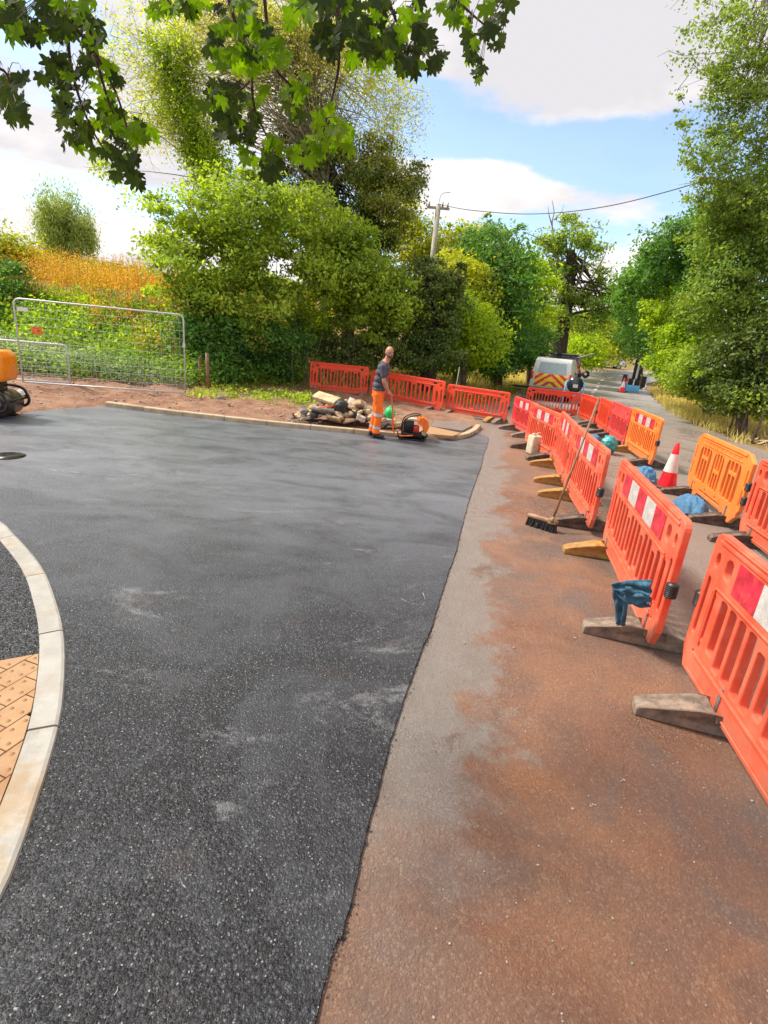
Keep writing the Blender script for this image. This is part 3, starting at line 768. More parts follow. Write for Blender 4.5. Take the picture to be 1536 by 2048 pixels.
# edge between tarmac and blocks runs up towards the kerb; the courses step along it
cell_u, cell_v = 0.2, 0.1335
def blister(mbx, x, y, z, r=0.0125, h=0.005):
    n = 8; k = len(mbx.v)
    mbx.add([(x + r * math.cos(t), y + r * math.sin(t), z) for t in (2 * math.pi * i / n for i in range(n))] +
            [(x + r * .62 * math.cos(t), y + r * .62 * math.sin(t), z + h) for t in (2 * math.pi * i / n for i in range(n))],
            [(i, (i + 1) % n, (i + 1) % n + n, i + n) for i in range(n)] + [tuple(range(n, 2 * n))], True)
_b = MB(); blister(_b, 0, 0, 0); BLISTER = _b.mesh('blister', 'blister')
def clip_poly(poly, fn):           # clip by fn(p) >= 0
    out = []
    for i in range(len(poly)):
        a, b = poly[i], poly[(i + 1) % len(poly)]; fa, fb = fn(a), fn(b)
        if fa >= 0: out.append(a)
        if (fa >= 0) != (fb >= 0): out.append(a.lerp(b, fa / (fa - fb)))
    return out
def in_x(p): return float(np.interp(p.y, IX, IV)) - 0.004 - p.x
top_n = Vector((-0.52, 0.855, 0)).normalized()
def below_top(p): return -(p - Vector((-1.90, 2.50, 0))).dot(top_n)
for ci in range(-16, 10):
    for ri in range(-14, 8):
        u0 = ri * cell_u + (0.1 if ci % 2 else 0.0) + 0.02; v0 = ci * cell_v
        g_ = 0.0022
        quad = [tile_top + u_ * (u0 + a) + v_ * (v0 + b) for a, b in ((g_, g_), (cell_u - g_, g_), (cell_u - g_, cell_v - g_), (g_, cell_v - g_))]
        quad = clip_poly(clip_poly(quad, in_x), below_top)
        if len(quad) < 3: continue
        cen = sum(quad, Vector()) / len(quad)
        ar = 0.5 * abs(sum(quad[i].x * quad[(i + 1) % len(quad)].y - quad[(i + 1) % len(quad)].x * quad[i].y for i in range(len(quad))))
        if ar < 0.0005 or cen.x < -2.9 or cen.y < 0.3: continue
        mb = MB(); h = 0.02 + random.uniform(-0.0012, 0.0012)
        pl = [(p.x - tact.location.x, p.y - tact.location.y) for p in quad]
        pl2 = [((x - (cen.x - tact.location.x)) * .975 + (cen.x - tact.location.x), (y - (cen.y - tact.location.y)) * .975 + (cen.y - tact.location.y)) for x, y in pl]
        n = len(pl)
        mb.add([(x, y, -0.02) for x, y in pl] + [(x, y, h - 0.0025) for x, y in pl] + [(x, y, h) for x, y in pl2],
               [(i, (i + 1) % n, (i + 1) % n + n, i + n) for i in range(n)] + [(i + n, (i + 1) % n + n, (i + 1) % n + 2 * n, i + 2 * n) for i in range(n)] + [tuple(range(2 * n, 3 * n))])
        t_o = mb.build('paving_block', 'tactile', tact, fix=True)
        for a in (0.0335, 0.1, 0.1665):
            for b in (0.0335, 0.1):
                p = tile_top + u_ * (u0 + a) + v_ * (v0 + b)
                if in_x(p) > 0.015 and below_top(p) > 0.015 and p.x > -2.35:
                    bo = bpy.data.objects.new('blister', BLISTER); link(bo, t_o)
                    bo.location = (p.x - tact.location.x, p.y - tact.location.y, h - 0.0005)
# footway bed just below the blocks is what shows in the joints

# road markings
def strip(name, pts, w, zoff=0.012):
    vs_, fs = [], []
    for i, p in enumerate(pts):
        d = (pts[min(i + 1, len(pts) - 1)] - pts[max(i - 1, 0)]).normalized(); n = Vector((d.y, -d.x, 0)) * w / 2
        for q in (p - n, p + n): vs_.append((q.x, q.y, float(rise(q.x, q.y)) + zoff))
    fs = [(2 * i, 2 * i + 1, 2 * i + 3, 2 * i + 2) for i in range(len(pts) - 1)]
    mb = MB(); mb.add(vs_, fs); return mb
mk = thing('road_marking', 'dashed white centre line leading up the road past the van', 'road marking', (10, 26, 0)); mk['kind'] = 'structure'
cl = [p for p in rc]
dash = resample([(p.x - 0.1, p.y) for p in rc if p.y > 27.5], 1.0)
for i in range(0, min(len(dash) - 3, 48), 4):
    mb = strip('dash', dash[i:i + 3], 0.20); mb.v = [(x - 10, y - 26, z) for x, y, z in mb.v]; mb.build('dash', 'line', mk)
gw = thing('road_marking', 'short white dashes across the right hand lane before the traffic light', 'road marking', (15, 33, 0)); gw['kind'] = 'structure'
g0, g1 = G(1218, 776), G(1262, 779)
for k in range(5):
    a = g0.lerp(g1, k / 5 + 0.03); b = g0.lerp(g1, k / 5 + 0.14)
    mb = strip('dash', [a, b], 0.35); mb.v = [(x - 15, y - 33, z) for x, y, z in mb.v]; mb.build('dash', 'line', gw)

# ------------------------------------------------------------------ plastic pedestrian barriers
def cutout(name, outer, holes, thick, mat, bev=0.006, res=2):
    """a moulded sheet with rounded holes, in the xz plane; y is its thickness"""
    cu = bpy.data.curves.new(name, 'CURVE'); cu.dimensions = '2D'; cu.fill_mode = 'BOTH'
    cu.extrude = max(0.0005, thick / 2 - bev); cu.bevel_depth = bev; cu.bevel_resolution = res; cu.offset = -bev
    for poly in [outer] + holes:
        sp = cu.splines.new('POLY'); sp.points.add(len(poly) - 1); sp.use_cyclic_u = True
        for p, (x, z) in zip(sp.points, poly): p.co = (x, z, 0, 1)
    o = bpy.data.objects.new(name, cu); C.objects.link(o); bpy.context.view_layer.update()
    me = bpy.data.meshes.new_from_object(o.evaluated_get(bpy.context.evaluated_depsgraph_get()))
    bpy.data.objects.remove(o); bpy.data.curves.remove(cu)
    me.transform(Matrix(((1, 0, 0, 0), (0, 0, -1, 0), (0, 1, 0, 0), (0, 0, 0, 1))))
    me.materials.clear(); me.materials.append(MAT[mat]); return me

def rrect(x0, z0, x1, z1, r, n=4, rs=None):
    out = []
    r = min(r, (x1 - x0) / 2 - 1e-4, (z1 - z0) / 2 - 1e-4)
    for cx, cz, a0 in ((x1 - r, z1 - r, 0), (x0 + r, z1 - r, 90), (x0 + r, z0 + r, 180), (x1 - r, z0 + r, 270)):
        for k in range(n + 1):
            a = rad(a0 + 90 * k / n); out.append((cx + r * math.cos(a), cz + r * math.sin(a)))
    return out
def circ(x, z, r, n=10): return [(x + r * math.cos(t), z + r * math.sin(t)) for t in (2 * math.pi * k / n for k in range(n))]

def join_meshes(meshes, name):
    bm = bmesh.new()
    for m in meshes: bm.from_mesh(m)
    bmesh.ops.remove_doubles(bm, verts=bm.verts[:], dist=0.0002)
    me = bpy.data.meshes.new(name); bm.to_mesh(me); bm.free()
    me.materials.append(meshes[0].materials[0])
    for p in me.polygons: p.use_smooth = False
    return me

PANELS = {}
def panel_mesh(kind, mat):
    key = (kind, mat)
    if key in PANELS: return PANELS[key]
    H0, H1, L = 0.08, 1.0, 1.0     # half length 1.0
    extra = MB()
    if kind in ('strip', 'plain'):
        outer = [(-L, 0.20), (-L + 0.06, H0), (L - 0.06, H0), (L, 0.20), (L, 0.93)] + [(L - 0.07 + 0.07 * math.cos(rad(a)), 0.93 + 0.07 * math.sin(rad(a))) for a in (22, 45, 68, 90)] + \
                [(-L + 0.07 - 0.07 * math.cos(rad(a)), 0.93 + 0.07 * math.sin(rad(a))) for a in (90, 68, 45, 22)] + [(-L, 0.93)]
        holes = []
        n = 13; x0, x1 = -0.74, 0.74; pitch = (x1 - x0) / n
        ztop = 0.665 if kind == 'strip' else 0.80
        for i in range(n):
            a = x0 + i * pitch + 0.017; b = x0 + (i + 1) * pitch - 0.017
            zt = ztop - (0.05 if i in (4, 8, 11) else 0.0); zb = 0.275 + (0.05 if i in (0, 5, 8) else 0)
            holes.append(rrect(a, zb, b, zt, 0.022, 3))
        for sg in (-1, 1):
            holes.append(rrect(min(sg * .955, sg * .915), 0.33, max(sg * .955, sg * .915), 0.72, 0.02, 3))
            holes.append(rrect(min(sg * .855, sg * .800), 0.33, max(sg * .855, sg * .800), 0.66, 0.02, 3))
            holes.append(rrect(min(sg * .71, sg * .80), 0.775, max(sg * .71, sg * .80), 0.895, 0.04, 5) if kind == 'strip' else rrect(min(sg * .70, sg * .82), 0.86, max(sg * .70, sg * .82), 0.92, 0.03, 4))
            holes.append([(sg * .905 + 0.026 * math.cos(t), 0.84 + 0.045 * math.sin(t)) for t in (2 * math.pi * k / 12 for k in range(12))])
            holes.append(circ(sg * 0.86, 0.235, 0.014)); 
        for sg in (-1, 1):            # mouldings on both faces
            y = sg * 0.026
            extra.box((0, sg * 0.030, 0.955), (1.84, 0.012, 0.022)); extra.box((0, sg * 0.030, 0.985), (1.80, 0.010, 0.012))
            extra.box((0, sg * 0.034, 0.245), (1.66, 0.020, 0.022)); extra.box((0, sg * 0.030, 0.115), (1.70, 0.010, 0.014))
            if kind == 'strip':
                extra.box((0, sg * 0.032, 0.700), (1.62, 0.014, 0.016))
                for e in (-1, 1): extra.box((e * 0.815, sg * 0.032, 0.50), (0.012, 0.012, 0.385))
            else:
                extra.box((0, sg * 0.031, 0.835), (1.50, 0.012, 0.016))
                for k in range(7): extra.ell((-0.6 + k * 0.2, sg * 0.026, 0.90), (0.014, 0.008, 0.014), nu=6, nv=4)
        base = cutout('p', outer, holes, 0.05, mat, 0.008, 1)
    else:                             # the type with looped openings and bridged slots
        outer = [(-L, 0.30), (-L + 0.05, 0.24), (-L + 0.05, 0.20), (-0.80, 0.08), (-0.52, 0.08), (-0.46, 0.14), (0.46, 0.14), (0.52, 0.08), (0.80, 0.08), (L - 0.05, 0.20), (L - 0.05, 0.24), (L, 0.30), (L, 0.90), (L - 0.16, 1.0), (-L + 0.16, 1.0), (-L, 0.90)]
        holes = []
        for sg in (-1, 1):
            holes.append(rrect(min(sg * .95, sg * .92), 0.34, max(sg * .95, sg * .92), 0.55, 0.012, 3)); holes.append(rrect(min(sg * .95, sg * .92), 0.59, max(sg * .95, sg * .92), 0.80, 0.012, 3))
        for cx, w in ((-0.52, 0.25), (0.0, 0.20), (0.52, 0.25)):
            zt, zb = 0.82, 0.32
            xs4 = [cx - w, cx - w / 2, cx, cx + w / 2, cx + w]
            for i in range(4):
                a, b = xs4[i] + 0.016, xs4[i + 1] - 0.016
                up = 0.0 if i in (1, 2) else -0.055
                h = [(a, zb - up * (1 if i == 0 else .0)), (b, zb - up * (1 if i == 3 else .0)), (b, zt + up * (1 if i == 3 else 0)), (a, zt + up * (1 if i == 0 else 0))]
                if i in (1, 2):
                    zm = 0.60 + (0.06 if cx else -0.04)
                    holes.append(rrect(a, zb, b, zm - 0.018, 0.015, 3)); holes.append(rrect(a, zm + 0.018, b, zt, 0.03, 4))
                elif i == 0:
                    holes.append([(a + .03, zb), (b, zb), (b, zt), (a + .045, zt - .01), (a + .012, zt - .06), (a, zt - .12), (a, zb + .10), (a + .008, zb + .04)])
                else:
                    holes.append([(b, zb + .10), (b, zt - .12), (b - .012, zt - .06), (b - .045, zt - .01), (a, zt), (a, zb), (b - .03, zb), (b - .008, zb + .04)])
        holes.append(rrect(-0.42, 0.19, 0.42, 0.215, 0.012, 3))
        for x in (-.66, .66, -.2, .2): holes.append(circ(x, 0.25, 0.022, 8))
        for sg in (-1, 1):
            extra.box((0, sg * 0.032, 0.965), (1.60, 0.014, 0.03)); extra.box((0, sg * 0.030, 0.925), (1.36, 0.010, 0.016)); extra.box((0, sg * 0.030, 0.865), (1.46, 0.010, 0.016))
            for k in range(9): extra.box((-0.6 + k * 0.15, sg * 0.028, 0.895), (0.012, 0.008, 0.045))
        base = cutout('p', outer, holes, 0.05, mat, 0.008, 1)
    em = extra.mesh('e', mat)
    bm = bmesh.new(); bm.from_mesh(em); bmesh.ops.recalc_face_normals(bm, faces=bm.faces[:])
    bmesh.ops.bevel(bm, geom=bm.edges[:], offset=0.004, segments=1, affect='EDGES'); bm.to_mesh(em); bm.free()
    PANELS[key] = join_meshes([base, em], 'panel'); return PANELS[key]

FOOTM = {}
def foot_mesh(mat):
    if mat in FOOTM: return FOOTM[mat]
    mb = MB()                         # long axis y, both ways from the panel
    prof = [(-0.43, 0), (-0.43, 0.055), (-0.385, 0.075), (-0.12, 0.150), (-0.05, 0.150), (-0.04, 0.09), (0.04, 0.09), (0.05, 0.150), (0.12, 0.150), (0.385, 0.075), (0.43, 0.055), (0.43, 0)]
    def hw(u): return 0.058 + 0.035 * (1 - abs(u) / 0.4301) ** 0.7
    n = len(prof)
    vs_ = [(-hw(u), u, z) for u, z in prof] + [(hw(u), u, z) for u, z in prof]
    mb.add(vs_, [(i, i + 1, i + 1 + n, i + n) for i in range(n - 1)] + [(0, n, 2 * n - 1, n - 1)] +
           [(i, n - 1 - i, n - 2 - i, i + 1) for i in range(n // 2 - 1)] + [(i + n, i + 1 + n, n - 2 - i + n, n - 1 - i + n) for i in range(n // 2 - 1)])
    me = mb.mesh('foot', mat); bm = bmesh.new(); bm.from_mesh(me); bmesh.ops.recalc_face_normals(bm, faces=bm.faces[:])
    bmesh.ops.bevel(bm, geom=bm.edges[:], offset=0.006, segments=1, affect='EDGES'); bm.to_mesh(me); bm.free()
    FOOTM[mat] = me; return me
SMALL = {}
def shared(key, fn):
    if key not in SMALL: SMALL[key] = fn()
    return SMALL[key]
def post_mesh():
    mb = MB(); mb.box((0, 0, 0.17), (0.035, 0.062, 0.20)); mb.box((0, 0, 0.20), (0.04, 0.066, 0.012)); return mb.mesh('foot_post', 'grey_metal')
def clip_mesh():
    mb = MB()
    for k in range(7): mb.tube([(0, 0, -0.045 + k * 0.013), (0, 0, -0.036 + k * 0.013)], 0.040, 12)
    mb.tube([(0, 0, -0.05), (0, 0, 0.05)], 0.034, 12); return mb.mesh('hinge_clip', 'black')
def film_mesh(w, mat):
    mb = MB(); mb.box((0, -0.0275, 0), (w, 0.004, 0.185)); mb.box((0, 0.0275, 0), (w, 0.004, 0.185)); return mb.mesh('film', mat)

def put(name, me, parent, loc=(0, 0, 0), rz=0, scale=None):
    o = bpy.data.objects.new(name, me); link(o, parent); o.location = loc; o.rotation_euler = (0, 0, rz)
    if scale: o.scale = scale
    return o

def barrier(P, Q, kind, mat, label, group, feet=((-0.72, 'rubber'), (0.72, 'rubber')), hs=1.0, films=True, z0=0.0, lean=0.0, clip=(1,)):
    P, Q = Vector((*P, 0)), Vector((*Q, 0)); d = Q - P; c = (P + Q) / 2
    root = thing('plastic_barrier', label, 'barrier', (c.x, c.y, z0), math.atan2(d.y, d.x), group)
    sx = d.length / 2.0
    body = bpy.data.objects.new('panel', panel_mesh(kind, mat)); link(body, root); body.scale = (sx, 1, hs); body.rotation_euler = (lean, 0, 0)
    if kind == 'strip' and films:
        n = 5; w = 1.30 / n
        for k in range(n):
            col = 'crimson_film' if k % 2 == 0 else 'white_film'
            f_ = put('reflective_film', shared(('film', col, w), lambda: film_mesh(w - 0.002, col)), body, (-0.65 + w * (k + .5), 0, 0.83))
    for (x, fm) in feet:
        f_ = put('foot', foot_mesh(fm), root, (x * sx, 0, 0), random.uniform(-0.12, 0.12))
        put('foot_post', shared('post', post_mesh), f_, (0, 0, 0.0))
    for e in clip:
        for z in ((0.62, 0.44) if kind == 'loop' else (0.53,)):
            put('hinge_clip', shared('clip', clip_mesh), root, (e * (sx + 0.012), 0, z * hs))
    return root

def hpx(X, Y, px, py):              # height at ground point (X,Y) seen at that image height
    return at(px, py, Y).z
RB, DR, YR = 'rubber', 'dark_rubber', 'yellow_rubber'
FR = 'red and white striped barriers in the near row'
barrier((2.07, 3.03), (1.74, 1.02), 'strip', 'red_plastic', 'nearest red barrier, cut off by the right edge of the picture', FR, ((-0.43, RB),), clip=(-1,))
barrier((2.36, 5.22), (1.93, 3.14), 'strip', 'red_plastic', 'red barrier with crimson and white stripes and blue cloth hanging at its near foot', FR, ((-0.78, YR), (0.80, RB)), clip=(1,))
barrier((2.66, 7.62), (2.37, 5.62), 'strip', 'red_plastic', 'red striped barrier right behind the leaning broom handle', FR, ((-0.5, YR), (0.72, DR)))
barrier((3.02, 9.50), (2.68, 7.68), 'strip', 'red_plastic', 'foreshortened red striped barrier beyond the broom, third from the near end', FR, ((-0.7, YR), (0.7, YR)))
barrier((2.92, 11.35), (3.03, 9.55), 'strip', 'red_plastic', 'orange red barrier standing behind the cream water container', FR, ((-0.5, DR), (0.75, DR)), 0.93)
barrier((3.13, 13.9), (3.28, 12.2), 'strip', 'pink_plastic', 'pinkish red barrier at the corner where the two rows meet', FR, ((-0.6, RB), (0.7, RB)), 0.84)
BRW = 'plain scarlet barriers behind the worker'
barrier((-2.9, 17.8), (-0.95, 17.75), 'plain', 'scarlet_plastic', 'leftmost scarlet barrier, above the rubble pile', BRW, ((-0.8, RB), (0.8, RB)), 1.0)
barrier((-0.85, 17.7), (1.42, 15.5), 'plain', 'scarlet_plastic', 'scarlet barrier partly hidden by the worker in the grey t-shirt', BRW, ((-0.75, RB), (0.75, RB)), 0.93)
barrier((1.50, 15.6), (3.12, 14.5), 'plain', 'scarlet_plastic', 'scarlet barrier with an orange yellow foot between worker and corner', BRW, ((-0.8, RB), (0.55, YR), (0.8, RB)), 0.86)
BK = 'barriers in the far row along the traffic lane'
barrier((4.45, 18.2), (6.10, 17.7), 'plain', 'scarlet_plastic', 'scarlet barrier across the lane directly in front of the white van', BK, ((-0.7, RB), (0.7, RB)), 0.84)
barrier((6.12, 17.6), (6.05, 15.9), 'plain', 'scarlet_plastic', 'edge on scarlet barrier at the far corner beside the broom handle top', BK, ((0.7, RB),), 0.84)
barrier((6.05, 15.75), (5.74, 14.1), 'plain', 'scarlet_plastic', 'bright red barrier right of the broom handle top in the far row', BK, ((-0.7, DR), (0.7, DR)), 0.9)
barrier((5.72, 14.0), (5.42, 12.15), 'strip', 'pink_plastic', 'pinkish red barrier between the bright red one and the orange striped one', BK, ((-0.7, DR), (0.7, DR)), 0.94, films=False)
barrier((5.40, 12.05), (5.08, 10.0), 'strip', 'orange_plastic', 'orange barrier with red and white stripes beside the traffic cone', BK, ((-0.7, YR), (0.75, DR)), 0.98)
barrier((4.86, 8.30), (4.40, 6.25), 'loop', 'orange_plastic', 'orange barrier with looped openings right of the traffic cone', BK, ((-0.72, DR), (0.66, DR)))
barrier((4.37, 6.12), (4.00, 4.12), 'strip', 'red_plastic', 'red barrier at the right edge beyond the orange looped one', BK, ((-0.7, DR), (0.7, DR)))

# ------------------------------------------------------------------ cones
def cone(P, H, label, group=None):
    r = thing('traffic_cone', label, 'traffic cone', (P.x, P.y, P.z), random.uniform(0, 1), group)
    k = H / 0.75
    mb = MB(); mb.tube([(0, 0, 0.035 * k), (0, 0, 0.28 * k)], [0.145 * k, 0.105 * k], 24, False); mb.tube([(0, 0, 0.565 * k), (0, 0, 0.74 * k), (0, 0, 0.75 * k)], [0.058 * k, 0.030 * k, 0.022 * k], 24, False)
    mb.tube([(0, 0, 0.28 * k), (0, 0, 0.565 * k)], [0.104 * k, 0.057 * k], 24, False)
    mb.build('cone_body', 'cone_red', r)
    mb = MB(); mb.tube([(0, 0, 0.275 * k), (0, 0, 0.57 * k)], [0.109 * k, 0.060 * k], 24, False); mb.build('reflective_sleeve', 'cone_white', r)
    mb = MB(); mb.box((0, 0, 0.0175 * k), (0.40 * k, 0.40 * k, 0.035 * k)); mb.build('base', 'black', r, bevel=0.012)
    return r
cone(Vector((4.66, 8.52, 0)), 0.76, 'red and white traffic cone standing by the gap in the far barrier row')

# ------------------------------------------------------------------ small things on the road
cc = G(1068, 908)
r = thing('water_container', 'cream plastic container standing at the foot of the orange red barrier', 'container', (cc.x, cc.y, 0), rad(20))
mb = MB(); mb.box((0, 0, 0.19), (0.30, 0.22, 0.38)); mb.build('body', 'cream', r, bevel=0.035, seg=3)
mb = MB(); mb.tube([(-0.08, 0, 0.37), (-0.08, 0, 0.42)], 0.035, 12); mb.build('cap', 'cream', r)
mb = MB(); mb.tube(spline([(-0.02, 0, 0.375), (0.0, 0, 0.42), (0.09, 0, 0.42), (0.11, 0, 0.375)], 4), 0.014, 8); mb.build('handle', 'cream', r)

# broom leaning on the barrier
bp = G(1082, 1056)
r = thing('broom', 'wooden broom with black bristles, its long handle leaning on the barriers', 'broom', (bp.x, bp.y, 0), rad(-35))
r.rotation_euler = (0, 0, rad(-38))
mb = MB(); mb.box((0, 0, 0.115), (0.36, 0.062, 0.038)); st = mb.build('head', 'wood', r, bevel=0.008)
mb = MB()
for i in range(22):
    for j in range(4):
        x = -0.165 + i * 0.0157; y = -0.022 + j * 0.0147; a = random.uniform(-.02, .02)
        mb.tube([(x, y, 0.10), (x * 1.06 + a, y * 1.8 + random.uniform(-.012, .012) - 0.01, 0.002)], [0.0075, 0.011], 5, sm=False)
bo_ = mb.build('bristles', 'bristle', r); bo_['kind'] = 'stuff'
hb = Vector((0.0, 0.0, 0.13)); inv = Matrix.Rotation(rad(38), 3, 'Z')
top_w = at(1198, 798, 6.25); top_l = inv @ (top_w - Vector((bp.x, bp.y, 0)))
start_l = inv @ (G(1104, 1042, 0.13) - Vector((bp.x, bp.y, 0)))
mb = MB(); mb.tube([start_l, start_l.lerp(top_l, .5) + Vector((0, 0, -0.01)), top_l], [0.0145, 0.0145, 0.014], 10); mb.build('handle', 'dark_wood', r)
mb = MB(); mb.tube([start_l.lerp(top_l, -0.01), start_l.lerp(top_l, 0.03)], 0.022, 10); mb.box((0.12, 0, 0.118), (0.09, 0.075, 0.05)); mb.build('socket', 'wood', r)

def sack(P, r3, mat, label, cat, name, seed, group=None, voxel=0.02):
    mb = MB(); random.seed(seed)
    mb.ell((0, 0, r3[2] * 0.8), r3, nu=14, nv=10)
    for k in range(4): mb.ell((random.uniform(-.7, .7) * r3[0], random.uniform(-.6, .6) * r3[1], random.uniform(.2, 1.0) * r3[2]), (r3[0] * .45, r3[1] * .6, r3[2] * .5), rot('Z', random.uniform(0, 3)) @ rot('Y', random.uniform(-.5, .5)), nu=10, nv=8)
    o = remesh(mb, name, mat, None, voxel, 1, 0.035); o.location = P; o.rotation_euler = (0, 0, random.uniform(0, 3))
    return tag(o, label, cat, group)
def draped(P, sx, sy, h, rz, mat, label, cat, name, seed):
    n = 44; vs_ = []; P = Vector(P)
    for j in range(n):
        for i in range(n):
            u = i / (n - 1) * 2 - 1; v = j / (n - 1) * 2 - 1
            q = Vector((u * 1.6, v * 1.6, seed * 3.1)); w_ = mnoise.noise(q * .8) * .22
            r2 = abs(u) ** 2.6 + abs(v) ** 2.6
            z = h * max(0.0, 1 - r2 * .95) ** .8 + h * .10
            fold = (1 - abs(mnoise.noise(q * 1.5)) * 2.6) * .20 * h + (1 - abs(mnoise.noise(q * 3.6 + Vector((9, 0, 0)))) * 2.4) * .08 * h
            z = max(0.004, z + fold * min(1, .3 + z / h))
            vs_.append((u * sx * (1 + w_ * .6), v * sy * (1 + mnoise.noise(q + Vector((5, 5, 0))) * .25), z))
    fs = [(j * n + i, j * n + i + 1, (j + 1) * n + i + 1, (j + 1) * n + i) for j in range(n - 1) for i in range(n - 1)]
    mb = MB(); mb.add(vs_, fs, True); o = mb.build(name, mat); o.location = P; o.rotation_euler = (0, 0, rz)
    m = o.modifiers.new('thick', 'SOLIDIFY'); m.thickness = .006; m.offset = 1
    return tag(o, label, cat)
sack(Vector((4.75, 12.35, 0.02)), (0.20, 0.15, 0.13), 'blue_cloth', 'bright blue sack beside the teal bag between the barrier rows', 'sack', 'sack', 3)
sack(Vector((4.72, 11.35, 0.02)), (0.19, 0.18, 0.21), 'teal', 'round teal plastic bag between the two barrier rows', 'bag', 'plastic_bag', 4)
draped((4.52, 9.05, 0.02), .30, .18, .15, rad(60), 'blue_cloth', 'blue sack on the barrier foot just left of the traffic cone', 'sack', 'sack', 5)
draped((4.26, 7.05, 0.03), .33, .19, .17, rad(75), 'blue_cloth', 'blue sack lying under the orange looped barrier', 'sack', 'sack', 6)
random.seed(11)
# blue cloth thrown over the foot post of the near barrier
w0 = Vector((1.98, 3.32, 0))
mb = MB()
def cloth_strip(edgeA, edgeB, amp, freq, seed):
    A_ = spline([at(*p) - w0 for p in edgeA], 10); B_ = spline([at(*p) - w0 for p in edgeB], 10); n, m = len(A_), 26; vs_ = []
    for i in range(n):
        for j in range(m):
            t = j / (m - 1); p = A_[i].lerp(B_[i], t)
            d = amp * (math.sin(t * freq + 1.3 * math.sin(i * .22 + seed)) * (.5 + .5 * math.sin(math.pi * t)) + 1.3 * mnoise.noise(Vector((t * 4, i * .22, seed))))
            vs_.append(p + Vector((-.85, -.5, .1)) * (d + .012))
    mb.add(vs_, [(i * m + j, i * m + j + 1, (i + 1) * m + j + 1, (i + 1) * m + j) for i in range(n - 1) for j in range(m - 1)], True)
cloth_strip([(1226, 1168, 3.34), (1262, 1160, 3.24), (1305, 1160, 3.10)], [(1236, 1188, 3.34), (1262, 1208, 3.24), (1304, 1204, 3.10)], .014, 13, 1)
cloth_strip([(1226, 1168, 3.36), (1230, 1205, 3.37), (1234, 1246, 3.36)], [(1262, 1180, 3.28), (1258, 1210, 3.30), (1250, 1254, 3.33)], .013, 11, 2)
cloth_strip([(1252, 1172, 3.24), (1276, 1176, 3.20), (1303, 1188, 3.10)], [(1250, 1196, 3.26), (1280, 1214, 3.20), (1302, 1214, 3.12)], .015, 9, 4)
cl_ = mb.build('work_cloth', 'denim'); cl_.location = w0
m_ = cl_.modifiers.new('thick', 'SOLIDIFY'); m_.thickness = .006; m_.offset = 0
tag(cl_, 'blue grey work cloth hanging over the foot of the near red barrier', 'cloth')

# rubble pile behind the kerb
def slab(px, py, Y, size, rz, tilt, mat, label, name='stone_slab', cat='slab', group=None, z=None, bev=0.012):
    p = at(px, py, Y)
    o = MB().box((0, 0, 0), size).build(name, mat, None, bevel=bev)
    o.location = (p.x, p.y, p.z if z is None else z); o.rotation_euler = (tilt[0], tilt[1], rz); return tag(o, label, cat, group, 'thing')
slab(653, 797, 11.35, (0.62, 0.24, 0.09), rad(-32), (rad(28), rad(6)), 'buff_stone', 'pale kerb offcut lying tilted on top of the rubble pile', 'kerb_offcut', 'kerb offcut')
slab(678, 803, 11.6, (0.50, 0.14, 0.08), rad(-28), (rad(10), rad(4)), 'buff_stone', 'second pale offcut behind the tilted one on the pile', 'kerb_offcut', 'kerb offcut')
slab(645, 823, 11.05, (0.48, 0.34, 0.06), rad(8), (rad(-26), rad(3)), 'grey_stone', 'flat dark grey slab under the orange shovel on the rubble', 'stone_slab', 'slab')
slab(622, 835, 11.0, (0.46, 0.18, 0.06), rad(25), (rad(-15), rad(-12)), 'grey_stone', 'brown broken slab at the left end of the rubble pile')
slab(720, 806, 11.9, (1.6, 0.10, 0.07), rad(-12), (0, 0), 'grey_metal', 'long grey steel rail lying on the ground under the scarlet barrier', 'steel_rail', 'rail', z=0.17)
for i, (px, py, Y, sz, rz, tl_, mt_, lb) in enumerate((
    (600, 846, 10.98, (.34, .22, .05), 20, (-18, 10), 'grey_stone', 'brown flat slab lowest at the left end of the rubble pile'), (668, 838, 10.98, (.30, .24, .05), -15, (-30, 5), 'buff_stone', 'buff flat slab leaning in front of the grey slab on the pile'),
    (700, 842, 11.0, (.26, .20, .06), 35, (-22, -8), 'buff_stone', 'buff broken slab at the front of the pile left of the worker'), (690, 822, 11.3, (.30, .20, .05), 5, (-12, 12), 'pale_stone', 'pale slab on the pile right of the black bag'),
    (632, 850, 10.92, (.30, .16, .05), -8, (-14, 6), 'black_stone', 'dark tarmac slab at the foot of the pile near the kerb'), (725, 838, 11.2, (.28, .22, .06), 15, (-25, 4), 'grey_stone', 'grey slab on the pile just left of the worker'))):
    slab(px, py, Y, sz, rad(rz), (rad(tl_[0]), rad(tl_[1])), mt_, lb)
r = thing('shovel', 'orange shovel lying on the rubble pile', 'shovel', at(640, 812, 11.05), 0)
a, b = at(617, 816, 11.05) - r.location, at(668, 812, 11.1) - r.location
mb = MB(); mb.tube([a, b], 0.017, 8); mb.build('handle', 'orange_paint', r)
mb = MB(); mb.box(a + Vector((-0.09, 0, -0.02)), (0.2, 0.16, 0.012), rot('Y', 0.3)); mb.build('blade', 'grey_metal', r, bevel=0.01)
o = sack(at(680, 822, 11.15), (0.17, 0.15, 0.14), 'black', 'crumpled black plastic bag on the rubble pile', 'bag', 'plastic_bag', 9)
random.seed(21)
gb = at(780, 826, 11.25)
mb = MB(); mb.ell((0, 0, 0.0), (0.12, 0.12, 0.13), nu=14, nv=10); mb.tube([(0, 0, 0.10), (0, 0, 0.15)], 0.03, 8)
o = mb.build('plastic_bottle', 'green_plastic'); o.location = gb; tag(o, 'green plastic container behind the handles of the plate compactor', 'container')
